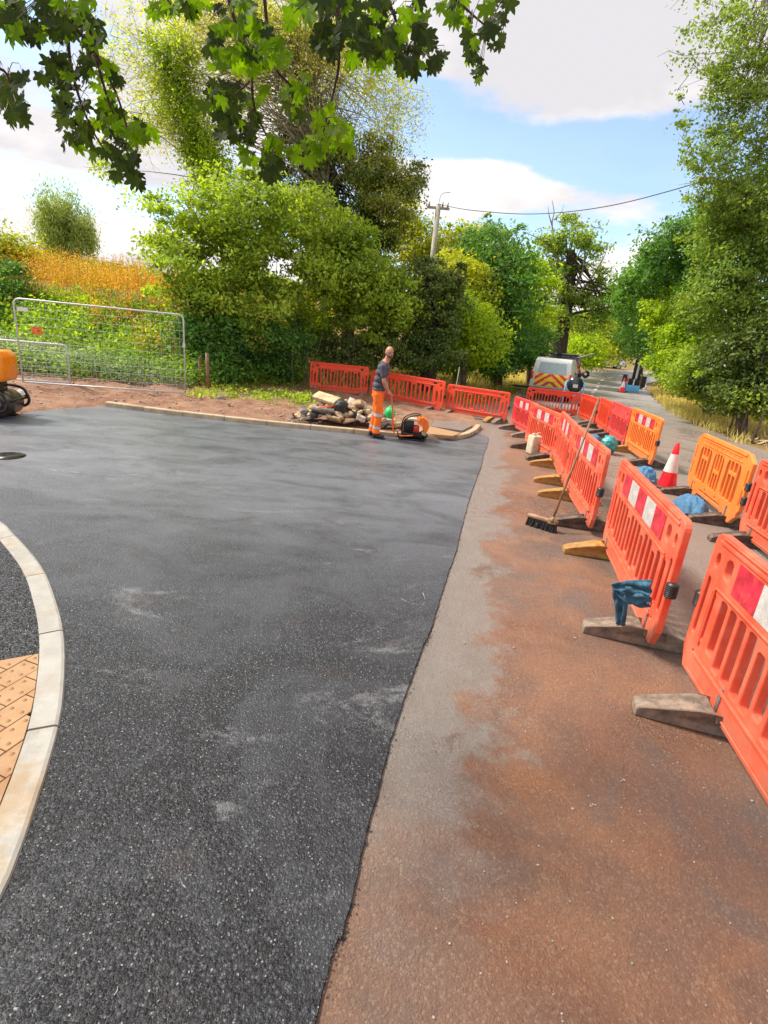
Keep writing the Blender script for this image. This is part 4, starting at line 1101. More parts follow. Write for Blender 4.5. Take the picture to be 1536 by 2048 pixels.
def stone(P, s, mat, k):
    m = shared(('stone', mat, k), lambda: None)
    mb = MB(); mb.ell((0, 0, 0), (1, 1, 1), nu=7, nv=5)
    if m is None:
        rs = random.Random(k * 13 + hash(mat) % 7 if False else k * 13)
        me = mb.mesh('stone', mat)
        for v in me.vertices:
            v.co += mnoise.noise_vector(v.co * 1.3 + Vector((k * 5.1, 2, 0))) * 0.45
            v.co.x = max(-0.72, min(0.75, v.co.x)); v.co.z = max(-0.62, min(0.66, v.co.z)); v.co.y = max(-0.8, min(0.7, v.co.y))
        me.polygons.foreach_set('use_smooth', [False] * len(me.polygons)); SMALL[('stone', mat, k)] = me; m = me
    o = bpy.data.objects.new('rubble_stone', m); link(o); o.location = P; o.scale = s
    o.rotation_euler = (random.uniform(-.5, .5), random.uniform(-.5, .5), random.uniform(0, 6)); return o
pile_c = Vector((-1.15, 11.45, 0.1))
pl = []
tries = 0
while len(pl) < 190 and tries < 4000:
    tries += 1
    u = random.gauss(0, 0.68); v = random.gauss(0, 0.22)
    if abs(u) > 1.25 or abs(v) > 0.55: continue
    x, y = -1.02 + u, 11.40 + v
    if y < 10.95: continue
    h = 0.50 * max(0, 1 - (abs(u) / 1.25) ** 1.6) * max(0, 1 - (v / 0.6) ** 2)
    pl.append((x, y, 0.1 + h * random.uniform(0.55, 1.0)))
for i, (x, y, z) in enumerate(pl):
    s = random.uniform(0.05, 0.13)
    buff = x > -1.3
    mat = random.choice(['buff_stone', 'buff_stone', 'buff_stone', 'pale_stone', 'black_stone', 'buff_stone']) if buff else random.choice(['grey_stone', 'black_stone', 'grey_stone', 'buff_stone'])
    o = stone((x, y, z), (s * random.uniform(1, 1.5), s, s * random.uniform(.5, .9)), mat, i % 5)
    nm = {'buff_stone': ('buff broken stone in the rubble pile behind the kerb', 'buff stones in the rubble pile'), 'pale_stone': ('pale broken stone in the rubble pile behind the kerb', 'pale stones in the rubble pile'),
          'black_stone': ('black lump of old tarmac in the rubble pile', 'black tarmac lumps in the rubble pile'), 'grey_stone': ('grey brown broken stone at the left of the rubble pile', 'grey stones in the rubble pile')}[mat]
    tag(o, nm[0], 'stone', nm[1])
# loose stones strewn on the soil
mb = MB()
for k in range(520):
    x = random.uniform(-13, 0.4); y = random.uniform(8.8, 14.6)
    if x > -6.15 and y < float(np.interp(x, KX, KY)) + 0.2: continue
    if x < -6.15 and y < float(np.interp(x, [-30, -12, -8.2, -7.2, -6.9, -6.65, -6.15], [5.8, 6.9, 7.6, 8.1, 9.0, 9.9, 10.9])) + 0.1: continue
    s = random.uniform(0.010, 0.032) * (1.6 if random.random() < .08 else 1)
    mb.ell((x, y, 0.10 + 0.02 + max(0, tz(x, y)) + 0), (s * 1.4, s, s * .7), rot('Z', random.uniform(0, 3)) @ rot('X', random.uniform(-.5, .5)), 6, 4)
o = mb.build('gravel', 'grey_stone'); tag(o, 'small stones scattered over the bare soil behind the kerb', 'gravel', kind='stuff')
for (px, py, Y, s, l) in ((440, 797, 13.2, (.22, .13, .12), 'brown boulder on the soil right of the tall fence'), (385, 800, 13.3, (.35, .12, .07), 'flat red brown stone at the foot of the tall fence'),
                          (42, 785, 11.2, (.30, .16, .07), 'flat brown slab on the soil beside the roller'), (185, 800, 11.9, (.16, .10, .09), 'rough brown lump on the soil below the fence')):
    o = stone(at(px, py, Y), s, 'grey_stone', 2); o.name = 'stone'; tag(o, l, 'stone')
mh = G(20, 915)
mb = MB(); mb.tube([(0, 0, 0.004), (0, 0, 0.018)], 0.22, 24)
o = mb.build('manhole_cover', 'black_steel'); o.location = (mh.x - 0.05, mh.y, 0.0); tag(o, 'dark wet manhole cover in the new asphalt at the left edge', 'manhole cover')

# ------------------------------------------------------------------ fences
def tube_obj(name, paths, r, mat, parent, n=8):
    mb = MB()
    for p in paths: mb.tube(p, r, n)
    return mb.build(name, mat, parent)
def mesh_fence(A, B, H, zb, label, nvert, nhor, name, cat, group=None, rr=0.019, corner=0.12, wire=0.0018, leg=0.0):
    A, B = Vector(A), Vector(B); d = (B - A); L = d.length
    root = thing(name, label, cat, (A.x, A.y, A.z), math.atan2(d.y, d.x), group)
    z0 = zb
    path = [(0, 0, z0 - leg), (0, 0, H - corner)] + [(corner - corner * math.cos(a), 0, H - corner + corner * math.sin(a)) for a in (rad(30), rad(60), rad(90))] + \
           [(L - corner + corner * math.sin(a), 0, H - corner + corner * math.cos(a)) for a in (0, rad(30), rad(60), rad(90))] + [(L, 0, z0 - leg)]
    tube_obj('frame', [path, [(0, 0, z0), (L, 0, z0)]], rr, 'galv', root)
    mb = MB()
    for i in range(1, nvert): mb.tube([(L * i / nvert, 0, z0), (L * i / nvert, 0, H - 0.01)], wire, 4, False)
    w = mb.build('vertical_wires', 'galv', root); w['kind'] = 'stuff'
    for j in range(1, nhor + 1):
        z = z0 + (H - z0) * j / (nhor + 1); mbh = MB(); mbh.tube([(0, 0.003, z), (L, 0.003, z)], wire * 1.3, 4, False); mbh.build('horizontal_wire', 'galv', root)
    return root
A = G(47, 768, 0.12); B = G(371, 790, 0.12)
HA = hpx(A.x, A.y, 43, 586)
hf = mesh_fence((A.x, A.y, 0), (B.x, B.y, 0), 2.02, 0.17, 'tall galvanised mesh fence panel between the soil and the green bank', 34, 9, 'site_fence', 'fence')
mb = MB(); mb.box((0.17, -0.025, 1.80), (0.22, 0.004, 0.09)); mb.build('name_plate', 'sign_white', hf)
mb = MB(); mb.box((0.42, -0.03, 1.36), (0.22, 0.01, 0.16)); op = mb.build('orange_tag', 'orange_paint', hf, bevel=0.003); mb = MB(); mb.box((0.46, -0.038, 1.36), (0.035, 0.006, 0.025)); mb.box((0.42, -0.038, 1.42), (0.12, 0.006, 0.008)); mb.build('tag_hole', 'black', op)
mb = MB(); mb.box((3.38 if False else (B - A).length, -0.02, 1.32), (0.06, 0.05, 0.10)); mb.build('clamp', 'galv', hf)
B2 = G(141, 770, 0.15); d = (A - B).normalized()
cb = mesh_fence((B2.x - 2.3, B2.y - 0.62, 0), (B2.x, B2.y, 0), 1.08, 0.20, 'low galvanised crowd barrier standing in front of the tall fence', 30, 9, 'crowd_barrier', 'crowd barrier', rr=0.021, corner=0.10, leg=0.12)
# wire stock fence and timber posts behind the tall fence
pb = tz(-4.6, 15.6)
for (px, py, Y, h, l) in ((415, 790, 14.8, 1.1, 'weathered wooden fence post standing right of the tall mesh fence'), (603, 770, 19.2, 1.25, 'old wooden fence post behind the left end of the scarlet barriers'),
                          (400, 790, 15.6, 0.9, 'short leaning wooden post in the weeds')):
    p = at(px, py, Y); z = tz(p.x, p.y)
    o = MB().tube([(0, 0, -0.1), (0.02, 0, h * .5), (0.0, 0, h)], [.06, .055, .05], 8).build('fence_post', 'dark_wood'); o.location = (p.x, p.y, z); tag(o, l, 'fence post')
p = at(874, 790, 15.9)
o = MB().tube([(0, 0, 0), (0, 0, 1.35)], [.016, .014], 6).build('marker_pin', 'pole_wood'); o.location = (1.75, 15.9, 0); o.rotation_euler = (0, rad(2), 0); tag(o, 'thin pale marker rod standing behind the scarlet barriers', 'rod')
# spray of water jetting from the left through the fences
n = 17000
t_ = rng.random(n) ** 0.8
S = np.array([-12.3, 11.9, 1.25]); E_ = np.array([-5.7, 14.2, 0.35])
P = S + (E_ - S) * t_[:, None]; P[:, 2] = 1.30 - 0.10 * t_ - 0.80 * t_ ** 2.2
spread = 0.015 + 0.26 * t_ ** 1.5
P += rng.normal(size=(n, 3)) * spread[:, None] * np.array([1, .7, 1.0]); P[:, 2] -= np.abs(rng.normal(size=n)) * spread * 1.1
v, f = leaf_arrays(P, rng.normal(size=(n, 3)), rng.uniform(.004, .009, n), 0.5)
tag(np_mesh('water_spray', v, f, 'spray'), 'jet of water spraying from the left across the mesh fences', 'water spray', kind='stuff')

# ------------------------------------------------------------------ pedestrian roller at the left edge
rr0 = G(-30, 835)
R_ = thing('pedestrian_roller', 'amber and black pedestrian roller cut off by the left edge', 'roller', (-7.08, 8.95, 0.014), rad(12))
mb = MB(); mb.prism([(-0.45, 0.62), (0.42, 0.62), (0.46, 0.70), (0.47, 1.02), (0.40, 1.12), (-0.45, 1.12)], lambda u, v, d: (u, d, v), -0.26, 0.26); hood = mb.build('hood', 'roller_orange', R_, bevel=0.02)
mb = MB(); mb.ell((0.20, -0.262, 0.98), (0.045, 0.012, 0.10)); mb.build('hood_vent', 'black', hood)
mb = MB(); mb.ell((0.26, -0.262, 0.63), (0.06, 0.012, 0.035)); mb.build('hood_vent', 'black', hood)
mb = MB(); mb.box((-0.1, 0, 1.14), (0.5, 0.3, 0.05)); mb.tube([(0.05, -0.1, 1.16), (0.05, -0.1, 1.22)], 0.04, 10); mb.build('engine_cap', 'black_steel', R_, bevel=0.01)
mb = MB(); mb.box((-0.05, 0, 0.52), (0.66, 0.46, 0.20)); mb.build('chassis', 'black_steel', R_, bevel=0.02)
for x in (-0.38, 0.24):
    mb = MB(); mb.tube([(x, -0.34, 0.225), (x, 0.34, 0.225)], 0.22, 32); dr_ = mb.build('drum', 'drum', R_)
    mb = MB(); mb.tube([(x, -0.345, 0.225), (x, 0.345, 0.225)], 0.05, 12); mb.build('hub', 'black_steel', dr_)
for y in (-0.40, 0.40):
    mb = MB(); mb.tube(spline([(-0.8, y, 0.50), (0.28, y, 0.50), (0.50, y, 0.34), (0.46, y, 0.16), (0.1, y, 0.12), (-0.8, y, 0.12)], 5), 0.026, 8); mb.build('side_frame', 'black_steel', R_)
mb = MB(); mb.tube([(0.49, -0.4, 0.3), (0.49, 0.4, 0.3)], 0.024, 8); mb.build('cross_bar', 'black_steel', R_)

# ------------------------------------------------------------------ plate compactor
cp_ = G(822, 879)
K = thing('plate_compactor', 'orange and black plate compactor being steered by the worker', 'plate compactor', (cp_.x, cp_.y, 0.015), rad(2))
mb = MB(); mb.prism([(-0.27, 0.02), (-0.30, 0.10), (-0.28, 0.10), (-0.25, 0.035), (0.22, 0.035), (0.29, 0.13), (0.32, 0.13), (0.25, 0.0), (-0.23, 0.0)], lambda u, v, d: (u, d, v), -0.22, 0.22); mb.build('base_plate', 'black_steel', K, fix=True)
mb = MB(); mb.box((0.0, 0, 0.10), (0.42, 0.30, 0.09)); mb.build('deck', 'black_steel', K, bevel=0.01)
mb = MB(); mb.box((-0.08, 0, 0.26), (0.20, 0.26, 0.22)); mb.tube([(-0.08, -0.14, 0.28), (-0.08, -0.19, 0.28)], 0.085, 16); mb.build('engine', 'black_steel', K, bevel=0.01)
mb = MB(); mb.box((0.07, -0.05, 0.22), (0.13, 0.20, 0.14)); mb.tube([(0.07, -0.15, 0.22), (0.07, -0.18, 0.22)], 0.06, 14); mb.build('recoil_cover', 'red_paint', K, bevel=0.02)
mb = MB(); mb.box((-0.01, 0, 0.405), (0.19, 0.20, 0.06)); mb.build('fuel_tank', 'cream', K, bevel=0.02)
mb = MB(); mb.prism([(0.10, 0.34), (0.12, 0.46), (0.20, 0.47), (0.29, 0.42), (0.33, 0.30), (0.30, 0.20), (0.24, 0.17), (0.20, 0.30)], lambda u, v, d: (u, d, v), -0.17, 0.17); mb.build('front_guard', 'orange_paint', K, fix=True)
mb = MB(); mb.box((0.24, -0.06, 0.15), (0.10, 0.16, 0.09)); mb.build('water_valve', 'cream', K, bevel=0.015)
for y in (-0.16, 0.16):
    mb = MB(); mb.tube(spline([(-0.22, y, 0.12), (-0.20, y, 0.34), (-0.13, y, 0.44), (0.02, y * 0.9, 0.50), (0.16, y * .8, 0.50)], 4), 0.012, 8); mb.build('roll_frame', 'black_steel', K)
    mb = MB(); mb.tube(spline([(0.02, y * 1.1, 0.10), (-0.20, y * 1.15, 0.075), (-0.34, y * 1.15, 0.10), (-0.40, y * 1.15, 0.20), (-0.43, y * 1.12, 0.5), (-0.50, y * 1.1, 0.86)], 5), 0.014, 8); mb.build('handle_tube', 'orange_paint', K)
mb = MB(); mb.tube([(-0.50, -0.176, 0.86), (-0.50, 0.176, 0.86)], 0.014, 8); mb.build('handle_bar', 'orange_paint', K)

# ------------------------------------------------------------------ worker
wf = G(750, 876)
W = thing('person', 'bald bearded man in grey t-shirt and orange trousers holding the compactor handle', 'person', (wf.x, wf.y, 0.015), rad(0))
def caps(mb, a, b, ra, rb, n=12): mb.tube([a, b], [ra, rb], n); mb.ell(a, ra, nu=n, nv=8); mb.ell(b, rb, nu=n, nv=8)
HB = Vector((cp_.x - 0.50 - wf.x, 0, 0.86))         # handle bar in the man's frame
hipz, shz = 0.93, 1.435
sh = Vector((0.06, 0, shz)); hip = Vector((-0.01, 0, hipz)); hd = Vector((0.135, -0.01, 1.655))
body = MB()
# trunk
for z, x, rx, ry in ((0.93, -0.01, .115, .165), (1.03, -0.005, .115, .155), (1.15, 0.015, .115, .155), (1.28, 0.035, .125, .175), (1.38, 0.05, .115, .185), (1.43, 0.06, .085, .165)):
    body.ell((x, 0, z), (rx, ry, 0.11), nu=16, nv=10)
caps(body, sh + Vector((0.0, 0, -0.02)), hd + Vector((-0.02, 0.0, -0.09)), .064, .056)
Rh = rot('Z', rad(-58))                                # face turned towards the photographer
body.ell(hd + Vector((0, 0, 0.02)), (.096, .077, .105), Rh, 18, 14)
body.ell(hd + Rh @ Vector((0.035, 0, -0.055)), (.060, .054, .062), Rh, 14, 10)
body.ell(hd + Rh @ Vector((0.062, 0, -0.088)), (.026, .026, .022), Rh, 10, 8)
body.ell(hd + Rh @ Vector((0.098, 0, -0.012)), (.018, .013, .026), Rh @ rot('Y', rad(-15)), 10, 8)
body.ell(hd + Rh @ Vector((0.083, 0, 0.030)), (.016, .050, .010), Rh, 10, 6)
for s_ in (-1, 1): body.ell(hd + Rh @ Vector((-0.005, s_ * 0.078, -0.005)), (.020, .010, .033), Rh, 8, 8)
arms = []
for s_ in (-1, 1):
    s0 = Vector((0.05, s_ * 0.185, 1.405)); el = Vector((0.085, s_ * 0.225, 1.125)); wr = Vector((HB.x - 0.055, s_ * 0.13, 0.915)); arms.append((s0, el, wr))
    caps(body, s0, el, .052, .040); caps(body, el, wr, .040, .027)
    caps(body, el.lerp(wr, .1), el.lerp(wr, .45), .042, .040)
    body.ell(wr.lerp(Vector((HB.x, s_ * 0.13, 0.885)), .55), (.042, .036, .022), rot('Y', rad(38)), 12, 8)
    for k in range(4):                                   # fingers round the bar
        y = s_ * 0.13 + (-0.030 + k * 0.020); f0 = Vector((HB.x - 0.016, y, 0.893)); L_ = (0.9, 1.0, 0.95, 0.8)[k if s_ > 0 else 3 - k]
        pts = [f0, Vector((HB.x + 0.014 * L_, y, 0.890)), Vector((HB.x + 0.030, y, 0.868 - 0.002 * L_)), Vector((HB.x + 0.020 * L_, y, 0.840)), Vector((HB.x + 0.004, y, 0.834))]
        body.tube(pts, [.0095, .0092, .0088, .008, .007], 8)
    th = [wr + Vector((0.02, -s_ * 0.02, -0.015)), Vector((HB.x - 0.03, s_ * 0.13 - s_ * 0.048, 0.870)), Vector((HB.x - 0.012, s_ * 0.13 - s_ * 0.045, 0.842)), Vector((HB.x + 0.008, s_ * 0.13 - s_ * .03, 0.838))]
    body.tube(th, [.013, .0115, .0105, .009], 8)
legs = []
for s_, xo, kx in ((-1, 0.035, 0.02), (1, -0.05, 0.0)):
    h0 = Vector((-0.005, s_ * 0.09, 0.90)); kn_ = Vector((kx + xo * .4, s_ * 0.10, 0.49)); an = Vector((xo - 0.02, s_ * 0.11, 0.10)); legs.append((h0, kn_, an))
    caps(body, h0, kn_, .085, .056); caps(body, kn_, an, .055, .040); caps(body, an + Vector((0, 0, -0.04)), an + Vector((.12, 0, -0.065)), .035, .030)
bd = remesh(body, 'body', 'skin', W, 0.007, 2)
sh_ = MB()
for z, x, rx, ry in ((0.955, -0.01, .138, .184), (1.03, -0.01, .136, .178), (1.15, 0.010, .134, .174), (1.28, 0.035, .140, .190), (1.38, 0.05, .128, .199), (1.43, 0.055, .094, .172)):
    sh_.ell((x, 0, z), (rx, ry, 0.10 if z > 1 else 0.06), nu=18, nv=10)
for (s0, el, wr) in arms: caps(sh_, s0 + Vector((0, 0, -0.01)), s0.lerp(el, .62), .070, .062)
remesh(sh_, 'tshirt', 'tshirt', W, 0.009, 2, 0.004)
tr_ = MB()
tr_.ell((-0.01, 0, 0.92), (.130, .178, .085), nu=18, nv=10); tr_.ell((-0.015, 0, 0.84), (.128, .172, .10), nu=18, nv=10)
for (h0, kn_, an) in legs:
    caps(tr_, h0 + Vector((0, 0, -0.05)), kn_, .105, .085); caps(tr_, kn_, an + Vector((-0.005, 0, 0.045)), .084, .070)
    tr_.tube([an + Vector((-.005, 0, 0.09)), an + Vector((0, 0, 0.0))], [.070, .078], 12)
remesh(tr_, 'trousers', 'hivis', W, 0.010, 2, 0.008)
for (h0, kn_, an) in legs:
    for c, rad_, dz in ((kn_.lerp(an, .06), .0935, .030), (kn_.lerp(an, .70), .083, .026)):
        ax = (kn_ - an).normalized(); mb = MB(); mb.tube([c - ax * dz, c + ax * dz], [rad_, rad_ + .002], 20, False); mb.build('reflective_band', 'tape', W)
    bt = MB(); caps(bt, an + Vector((-.03, 0, -0.045)), an + Vector((.13, 0, -0.055)), .046, .040); caps(bt, an + Vector((-.01, 0, -0.03)), an + Vector((-.01, 0, 0.04)), .050, .050)
    b_ = remesh(bt, 'boot', 'boot', W, 0.009, 2)
    mb = MB(); mb.box(an + Vector((0.05, 0, -0.095)), (.30, .10, .022)); mb.build('sole', 'black', b_, bevel=0.008)
bdm = MB()                                              # short beard, brows, eyes
for a in range(-6, 7):
    t = rad(a * 13); bdm.ell(hd + Rh @ Vector((0.030 + 0.048 * math.cos(t), 0.052 * math.sin(t), -0.080 + 0.012 * abs(math.sin(t)) * 2)), (.020, .018, .022), Rh, 8, 6)
bdm.ell(hd + Rh @ Vector((0.088, 0, -0.044)), (.013, .028, .007), Rh, 8, 6)
remesh(bdm, 'beard', 'beard', W, 0.006, 1)
ey = MB()
for s_ in (-1, 1): ey.ell(hd + Rh @ Vector((0.086, s_ * 0.030, 0.012)), (.010, .013, .007), Rh, 8, 6); ey.ell(hd + Rh @ Vector((0.092, s_ * 0.031, 0.032)), (.008, .018, .004), Rh, 8, 6)
eo = ey.build('eyes', 'beard', W)
mo = MB(); mo.ell(hd + Rh @ Vector((0.086, 0, -0.060)), (.010, .022, .005), Rh, 8, 6); mo.build('mouth', 'red_paint', W)

# ------------------------------------------------------------------ vehicles
UR = Vector((0.375, 0.927, 0)).normalized()
def wheel(parent, x, y, r=0.31, w=0.2):
    mb = MB(); mb.tube([(x, y - w / 2, r), (x, y + w / 2, r)], r, 24); o = mb.build('wheel', 'tyre', parent, bevel=0.02)
    mb = MB(); mb.tube([(x, y - w / 2 - .004, r), (x, y + w / 2 + .004, r)], r * .58, 20); mb.build('rim', 'galv', o)
def van(loc, rz, label, L=4.0, Wd=1.80, H=1.82, chev=True, name='parked_van', k=1.0):
    V = thing(name, label, 'van', loc, rz)           # local x: forwards, rear at x=0
    side = [(0.03, 0.42), (0.0, 0.62), (0.02, 1.05), (0.13, 1.70), (0.28, H), (2.35, H), (2.75, 1.72), (3.35, 1.18), (3.95, 1.02), (4.12, 0.80), (4.15, 0.45), (3.9, 0.34), (0.2, 0.34)]
    mb = MB(); n = len(side)
    def half(z): return Wd / 2 - max(0, z - 0.95) ** 1.3 * 0.16
    vs_ = [(x * L / 4.15, -half(z), z) for x, z in side] + [(x * L / 4.15, half(z), z) for x, z in side]
    mb.add(vs_, [(i, (i + 1) % n, (i + 1) % n + n, i + n) for i in range(n)] + [tuple(range(n))[::-1], tuple(range(n, 2 * n))])
    mb.build('body', 'van_white', V, bevel=0.06, seg=3)
    def rear(u, z, d=0.0):                            # point on the rear face
        x = 0.02 + (max(0, z - 1.05) / 0.65) * 0.11 if z > 1.05 else 0.0 + abs(z - .62) * .04
        return (x - 0.012 - d, u, z)
    mb = MB(); mb.add([rear(-.62, 1.16), rear(.62, 1.16), rear(.56, 1.62), rear(-.56, 1.62)], [(0, 3, 2, 1)]); mb.build('rear_window', 'glass', V)
    if chev:
        def clipq(u0, u1, z0, z1, col, slope, k0, k1, side_s):
            poly = [Vector((u0, z0, 0)), Vector((u1, z0, 0)), Vector((u1, z1, 0)), Vector((u0, z1, 0))]
            f = lambda p: (p.y + slope * p.x) 
            poly = clip_poly(poly, lambda p: f(p) - k0); 
            if len(poly) > 2: poly = clip_poly(poly, lambda p: k1 - f(p))
            if len(poly) > 2:
                m_ = MB(); m_.add([rear(p.x, p.y, 0.004) for p in poly], [tuple(range(len(poly)))]); m_.build('chevron', col, V, fix=True)
        for sgn in (-1, 1):
            u0, u1 = (-.70, -.002) if sgn < 0 else (.002, .70)
            for z0, z1 in ((0.60, 1.02), (1.03, 1.14)):
                for k_ in range(-8, 16):
                    clipq(u0, u1, z0, z1, 'chev_red' if k_ % 2 else 'chev_yellow', -sgn * 0.75 * -1, k_ * 0.15, k_ * 0.15 + 0.148, sgn)
        mb = MB(); mb.box((-0.035, 0, 0.86), (0.02, .5, .10)); mb.build('number_plate', 'chev_yellow', V)
    mb = MB(); mb.box((-0.08, 0, 0.44), (0.16, Wd * .98, 0.16)); mb.build('rear_bumper', 'black', V, bevel=0.03)
    for s_ in (-1, 1):
        mb = MB(); mb.box((0.04, s_ * (Wd / 2 - .08), 1.02), (0.06, .10, .34)); mb.build('tail_light', 'chev_red', V, bevel=0.01)
        mb = MB(); mb.box((2.9, s_ * (Wd / 2 + .10), 1.14), (0.10, .20, .20)); mb.build('wing_mirror', 'black', V, bevel=0.03)
        mb = MB(); mb.add([(2.0, s_ * (half(1.15) + .004), 1.15), (3.1, s_ * (half(1.15) + .004), 1.15), (2.75, s_ * (half(1.6) + .006), 1.6), (2.0, s_ * (half(1.6) + .006), 1.6)], [(0, 1, 2, 3)]); mb.build('side_window', 'dark_glass', V)
        wheel(V, 0.72, s_ * (Wd / 2 - 0.1)); wheel(V, 3.35, s_ * (Wd / 2 - 0.1))
    return V
vd = 24.4
vc = at(1098, 786, 24.0)
V = van((vc.x - 0.05, 24.0, 0.0), math.atan2(UR.y, UR.x), 'white van with red and yellow rear chevrons parked on the left verge')
mb = MB()
for y in (-.6, .6): mb.tube([(0.35, y, 1.94), (2.4, y, 1.94)], 0.025, 6)
for x in (0.5, 1.3, 2.1): mb.tube([(x, -.7, 1.90), (x, .7, 1.90)], 0.022, 6)
mb.build('roof_rack', 'black_steel', V)
mb = MB(); mb.box((-0.35, 0.25, 0.50), (0.5, 2.5, 0.07)); mb.build('tail_step', 'black_steel', V, bevel=0.01)
# flatbed works truck ahead of the van
tl = Vector((vc.x, 24.0, 0)) + UR * 6.2 + Vector((0.35, 0.0, 0))
tl = tl - Vector((UR.y, -UR.x, 0)) * 0.75
T = thing('flatbed_truck', 'dark flatbed works truck with racks parked in front of the white van', 'truck', (tl.x, tl.y, 0), math.atan2(UR.y, UR.x)); T.scale = (.88, .88, .92)
mb = MB(); mb.box((1.8, 0, 1.0), (3.6, 2.0, 0.12)); mb.build('load_bed', 'black_steel', T, bevel=0.01)
for s_ in (-1, 1):
    for k in range(3): mb = MB(); mb.box((0.6 + k * 1.2, s_ * 1.0, 1.75 - 0.5), (1.16, 0.05, 0.42)); mb.build('dropside', 'grey_metal', T, bevel=0.01)
    wheel(T, 0.9, s_ * 0.85, 0.38, 0.24); wheel(T, 4.6, s_ * 0.85, 0.38, 0.24)
mb = MB(); mb.box((0.0, 0, 1.25), (0.05, 2.0, 0.42)); mb.build('tailboard', 'grey_metal', T, bevel=0.01)
mb = MB(); mb.prism([(3.75, 0.5), (3.75, 2.25), (4.7, 2.3), (5.3, 1.5), (5.6, 1.3), (5.6, 0.5)], lambda u, v, d: (u, d, v), -.95, .95); mb.build('cab', 'grey_metal', T, bevel=0.06, seg=3)
for x in (0.15, 3.5):
    mb = MB(); mb.tube([(x, -1.0, 1.2), (x, -1.0, 2.2), (x, 1.0, 2.2), (x, 1.0, 1.2)], 0.04, 8); mb.build('rack_hoop', 'black_steel', T)
mb = MB(); mb.tube([(-0.4, .8, 2.27), (3.7, .8, 2.27)], 0.05, 8); mb.tube([(-0.3, -.8, 2.26), (3.7, -.8, 2.3)], 0.04, 8); mb.tube([(0.1, -1.0, 2.1), (0.4, -1.9, 2.4)], .05, 8); mb.build('long_pipe', 'pole_wood', T)
mb = MB(); mb.tube([(1.1 + .62 * math.cos(a), .2, 1.75 + .62 * math.sin(a)) for a in (2 * math.pi * k / 20 for k in range(21))], .09, 8); mb.build('loaded_tyre', 'tyre', T)
# small white vehicle emerging round the bend
p = at(1229, 736, 66); 
S_ = van((p.x + 1.0, 66, float(rise(p.x, 66)) - 0.15), rad(170), 'small distant white van nosing out of the hedge at the bend', chev=False)

# ------------------------------------------------------------------ signs and lights
def frame_sign(loc, rz, label, fn, name='road_sign', cat='road sign', k=1.0):
    S = thing(name, label, cat, loc, rz); fn(S); return S
def tri_sign(S):
    def tri(s, z): return [(-s, z - s * .577), (s, z - s * .577), (0, z + s * 1.155)]
    mb = MB(); mb.prism(tri(.52, 1.15), lambda u, v, d: (u, d, v), -.01, .01); mb.build('triangle', 'chev_red', S)
    mb = MB(); mb.prism(tri(.34, 1.13), lambda u, v, d: (u, d, v), -.016, -.0105); pl_ = mb.build('white_field', 'sign_white', S)
    mb = MB(); mb.ell((0.02, -.022, 1.26), (.035, .004, .035)); mb.tube([(0.0, -.022, 1.21), (-0.06, -.022, 1.08), (-.10, -.022, .97)], .022, 6); mb.tube([(0.0, -.022, 1.19), (0.09, -.022, 1.10), (.14, -.022, 1.0)], .014, 6); mb.ell((.15, -.022, .98), (.07, .004, .04)); mb.build('digging_man_symbol', 'black', pl_)
    mb = MB(); mb.box((0, 0, .62), (.95, .02, .28)); mb.build('plate', 'sign_white', S)
    mb = MB()
    for k in range(9): mb.box((-.36 + k * .09, -.013, .64 + (0.01 if k % 2 else 0)), (.05, .004, .09))
    mb.build('plate_print', 'black', S)['kind'] = 'stuff'
    mb = MB()
    for s_ in (-1, 1): mb.tube([(s_ * .45, 0.02, .0), (s_ * .45, .02, .9)], .018, 6); mb.tube([(s_ * .45, 0.02, .8), (s_ * .45, .5, .0)], .018, 6)
    mb.build('stand', 'grey_metal', S)
pts = at(1146, 748, 32.5)
frame_sign((pts.x, 32.5, 0.15), rad(-22), 'red bordered triangular roadworks sign on a stand beyond the white van', tri_sign)
def blue_sign(S):
    mb = MB()
    for s_ in (-1, 1): mb.tube([(s_ * .36, 0, 0), (s_ * .34, 0, 1.05)], .028, 8); mb.tube([(s_ * .36, .45, 0), (s_ * .34, .03, .95)], .024, 8)
    for z in (.52, .62, 1.03): mb.tube([(-.35, 0, z), (.35, 0, z)], .026, 8)
    mb.build('stand', 'sign_blue', S)
    mb = MB(); mb.tube([(0, -.025, .93), (0, -.045, .93)], .30, 32); d_ = mb.build('disc', 'black', S)
    mb = MB(); mb.tube([(0, -.047, .93), (0, -.05, .93)], .26, 32); mb.build('disc_face', 'dark_glass', d_)
    mb = MB(); mb.box((0.02, -.055, .88), (.18, .006, .13)); mb.build('label', 'sign_white', d_)
    mb = MB(); mb.prism([(-.14, .42), (.14, .42), (0, .27)], lambda u, v, d: (u, d, v), -.03, -.01); mb.build('red_triangle', 'chev_red', S, fix=True)
pb_ = at(1147, 785, 21.0)
frame_sign((pb_.x, 21.0, 0.0), rad(-18), 'round black backed sign on a light blue frame right of the van', blue_sign)
def keep(S):
    mb = MB(); mb.tube([(0, 0, 0), (0, 0, .8)], .03, 8); mb.build('post', 'grey_metal', S)
    mb = MB(); mb.tube([(0, -.03, .85), (0, -.05, .85)], .30, 24); d_ = mb.build('disc', 'black', S); mb = MB(); mb.ell((0, -.055, .85), (.09, .01, .09)); mb.build('white_spot', 'sign_white', d_)
pk = at(1172, 745, 42); frame_sign((pk.x, 42, float(rise(pk.x, 42)) - .1), rad(-20), 'small dark round sign on the verge beyond the triangular sign', keep)
pt = at(1265, 775, 37.5)
TL = thing('portable_traffic_light', 'pair of portable traffic light masts on a light blue battery box in the lane', 'traffic light', (pt.x, 37.5, 0.0), rad(-20))
mb = MB(); mb.box((0, 0, .28), (.85, .6, .45)); mb.build('battery_box', 'sign_blue', TL, bevel=0.03)
